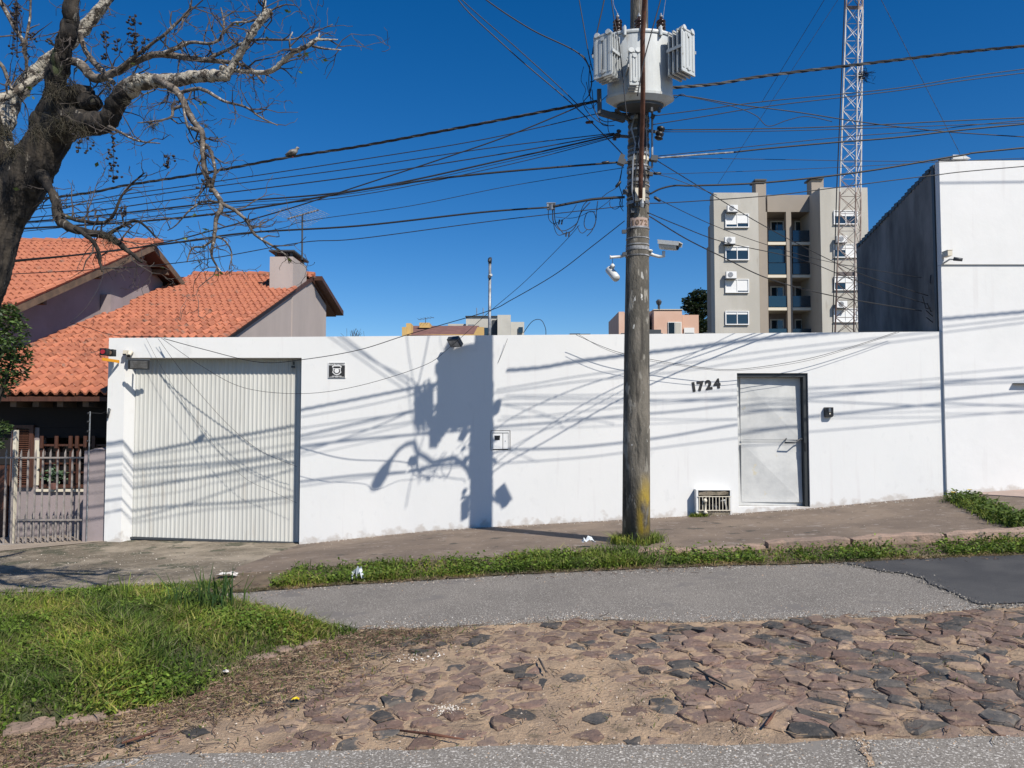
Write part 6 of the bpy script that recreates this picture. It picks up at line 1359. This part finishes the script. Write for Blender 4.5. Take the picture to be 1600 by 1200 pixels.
limb('branch', [(118, 357, 4, 6.05), (140, 372, 3.5, 6.0), (152, 388, 3.2, 6.0), (156, 410, 2.5, 6.0), (160, 425, 1.2, 6.0)], 'bark', 8)
limb('branch', [(97, 335, 3, 6.1), (125, 345, 3, 6.1), (160, 348, 3, 6.05), (178, 335, 2.5, 6.0), (188, 310, 2, 6.0), (205, 288, 1.6, 6.0), (226, 270, 1, 6.0)], 'bark', 7)
limb('branch', [(166, 368, 3.5, 6.0), (188, 355, 2.5, 6.0), (215, 345, 2, 6.0), (245, 372, 1.4, 6.0)], 'bark', 7)
limb('branch', [(-20, -30, 4, 6.4), (2, 5, 3.6, 6.4), (22, 42, 3.4, 6.4), (36, 66, 3.2, 6.4), (41, 95, 2.5, 6.45), (40, 115, 2, 6.5)], 'bark_m', 7)
limb('branch', [(38, 70, 2.4, 6.4), (46, 35, 2, 6.4), (48, -5, 1.5, 6.4)], 'bark_m', 6)
limb('branch', [(-20, 80, 3, 6.3), (5, 105, 3, 6.3), (14, 130, 2.5, 6.3), (20, 140, 1.5, 6.3)], 'bark_m', 6)
limb('branch', [(170, 198, 3, 6.05), (190, 208, 2.2, 6.0), (215, 220, 1.5, 5.95), (250, 224, .8, 5.9)], 'bark_m', 6)
limb('branch', [(290, 165, 2.5, 5.7), (272, 170, 2.5, 5.7), (268, 182, 2, 5.7), (250, 188, 1.6, 5.7), (215, 192, .9, 5.7)], 'bark_m', 6)
limb('branch', [(316, 206, 3, 5.6), (300, 200, 3, 5.6), (292, 196, 2, 5.6), (285, 160, 2.2, 5.62)], 'bark_m', 6)
limb('branch', [(328, 300, 3, 5.6), (336, 270, 2.5, 5.55), (330, 240, 3, 5.55), (322, 226, 2.5, 5.6)], 'bark_m', 6)
limb('branch', [(344, 316, 2, 5.6), (318, 315, 1.6, 5.6), (295, 330, 1.4, 5.6), (275, 352, 1, 5.6), (262, 360, .7, 5.6)], 'bark_m', 6)
limb('branch', [(335, 370, 2, 5.6), (350, 375, 1.6, 5.6), (362, 395, 1.3, 5.6), (358, 420, .8, 5.6)], 'bark_m', 6)
limb('branch', [(336, 372, 2, 5.6), (318, 385, 1.6, 5.6), (300, 388, 1.4, 5.6), (292, 410, .8, 5.6)], 'bark_m', 6)
# twigs grown along the branches
tw_ = MB(); nodes = []
def grow(p, d, r, L_, depth):
    n = random.randint(4, 6); pts = [p]; rs = [r]; q = p.copy()
    for i in range(n):
        d = (d + Vector((random.gauss(0, .38), random.gauss(0, .22), random.gauss(0, .38)))).normalized(); q = q + d * (L_ / n); pts.append(q.copy()); rs.append(max(.0019, r * (1 - (i + 1) / n * .8)))
        if depth > 0 and random.random() < .42: grow(q, (d + Vector((random.gauss(0, .8), random.gauss(0, .4), random.gauss(0, .8)))).normalized(), rs[-1] * .8, L_ * random.uniform(.4, .7), depth - 1)
    tw_.tube(pts, rs, 4, False); nodes.append(q)
for q, rs in allb:
    L_ = sum((q[i + 1] - q[i]).length for i in range(len(q) - 1)); m_ = int(L_ * (12 if rs[len(rs) // 2] < .03 else 9))
    for _ in range(m_):
        i = random.randrange(2, len(q) - 1); px, py = pxof(q[i])
        if rs[i] > .07: continue
        t_ = (q[i + 1] - q[i - 1]).normalized(); d = (t_ * random.uniform(-.1, .7) + Vector((random.gauss(0, .8), random.gauss(0, .5), random.gauss(0, .8)))).normalized()
        grow(q[i], d, min(.0075, rs[i] * .5 + .002), random.uniform(.12, .42), 2 if random.random() < .45 else 1)
tag(tw_.build('twigs', M['twig'], TR), kind='stuff')
# few fresh leaves
pts = [tuple(n_ + Vector((random.gauss(0, .01), 0, -.01))) for n_ in random.sample(nodes, 46) for _ in range(random.choice([1, 1, 2, 3]))]
tag(leaflets('fresh_leaves', pts, .025, .06, [(.12, .17, .04), (.09, .13, .03)], parent=TR, kind='stuff', m='leaf'), kind='stuff')
q = P(455, 410, 5.6); leaflets('leaf', [(q.x, q.y, q.z - .005), (q.x, q.y, q.z)], .06, .07, [(.13, .15, .03)], parent=TR, kind=None, m='leaf')
q = P(345, 430, 5.6); leaflets('leaf', [(q.x, q.y, q.z), (q.x + .01, q.y, q.z)], .05, .06, [(.13, .15, .03)], parent=TR, kind=None, m='leaf')
# air plants
for px, py, s, n_, Y in ((238, 193, .075, 90, 5.75), (82, 142, .12, 190, 6.1), (110, 132, .11, 150, 6.1), (168, 138, .10, 110, 6.0), (130, 205, .12, 160, 6.1), (172, 372, .09, 110, 5.95), (95, 190, .16, 220, 6.05), (8, 205, .14, 160, 6.1), (58, 205, .14, 160, 6.0), (200, 160, .06, 50, 5.95), (155, 20, .08, 60, 6.6), (20, 232, .13, 130, 6.0)):
    c = P(px, py, Y); V = []; Fq = []
    for k in range(n_):
        d = Vector((random.gauss(0, 1), random.gauss(0, 1), random.gauss(-.25, 1))).normalized() * s * random.uniform(.5, 1.25); o_ = c + Vector((random.gauss(0, s * .25), random.gauss(0, s * .15), random.gauss(0, s * .25))); e_ = d.orthogonal().normalized() * .0022
        b = len(V); V += [o_ - e_, o_ + e_, o_ + d + Vector((0, 0, -s * .15))]; Fq.append((b, b + 1, b + 2))
    mb = MB().add(V, Fq); mb.build('air_plant', M['moss'], TR)
# hanging seed pod strings
def pods(px, py0, py1, Y, n, sp=6):
    a = P(px, py0, Y); b = P(px, py1, Y); mb = MB(); mb.tube([a, a.lerp(b, .5) + Vector((.01, 0, 0)), b], .0025, 4, False)
    for k in range(n):
        c = a.lerp(b, random.random()) + Vector((random.gauss(0, sp * .0028), random.gauss(0, .02), 0)); d = Vector((random.gauss(0, 1), random.gauss(0, 1), random.gauss(0, .6))).normalized() * .013
        mb.tube([c - d, c - d * .5, c + d * .5, c + d], [.003, .009, .009, .003], 5); mb.tube([c, a.lerp(b, min(1, max(0, (py0 and (a.z - c.z) / max(.01, (a.z - b.z))))))], .0015, 3, False)
    mb.build('seed_pods', M['pod'], TR)
for a in ((210, 22, 85, 5.9, 46, 8), (176, 208, 285, 6.0, 40, 7), (26, 0, 88, 6.2, 40, 8), (165, 48, 95, 6.0, 22, 7), (182, 60, 80, 6.0, 10, 5), (122, 205, 238, 6.0, 10, 6), (135, 215, 240, 6.0, 8, 5), (262, 240, 262, 5.6, 12, 7), (322, 270, 300, 5.5, 14, 6), (195, 325, 355, 5.9, 16, 7), (80, 62, 70, 6.0, 6, 5), (50, 50, 62, 6.0, 6, 6), (225, 60, 80, 5.9, 10, 5)): pods(*a)
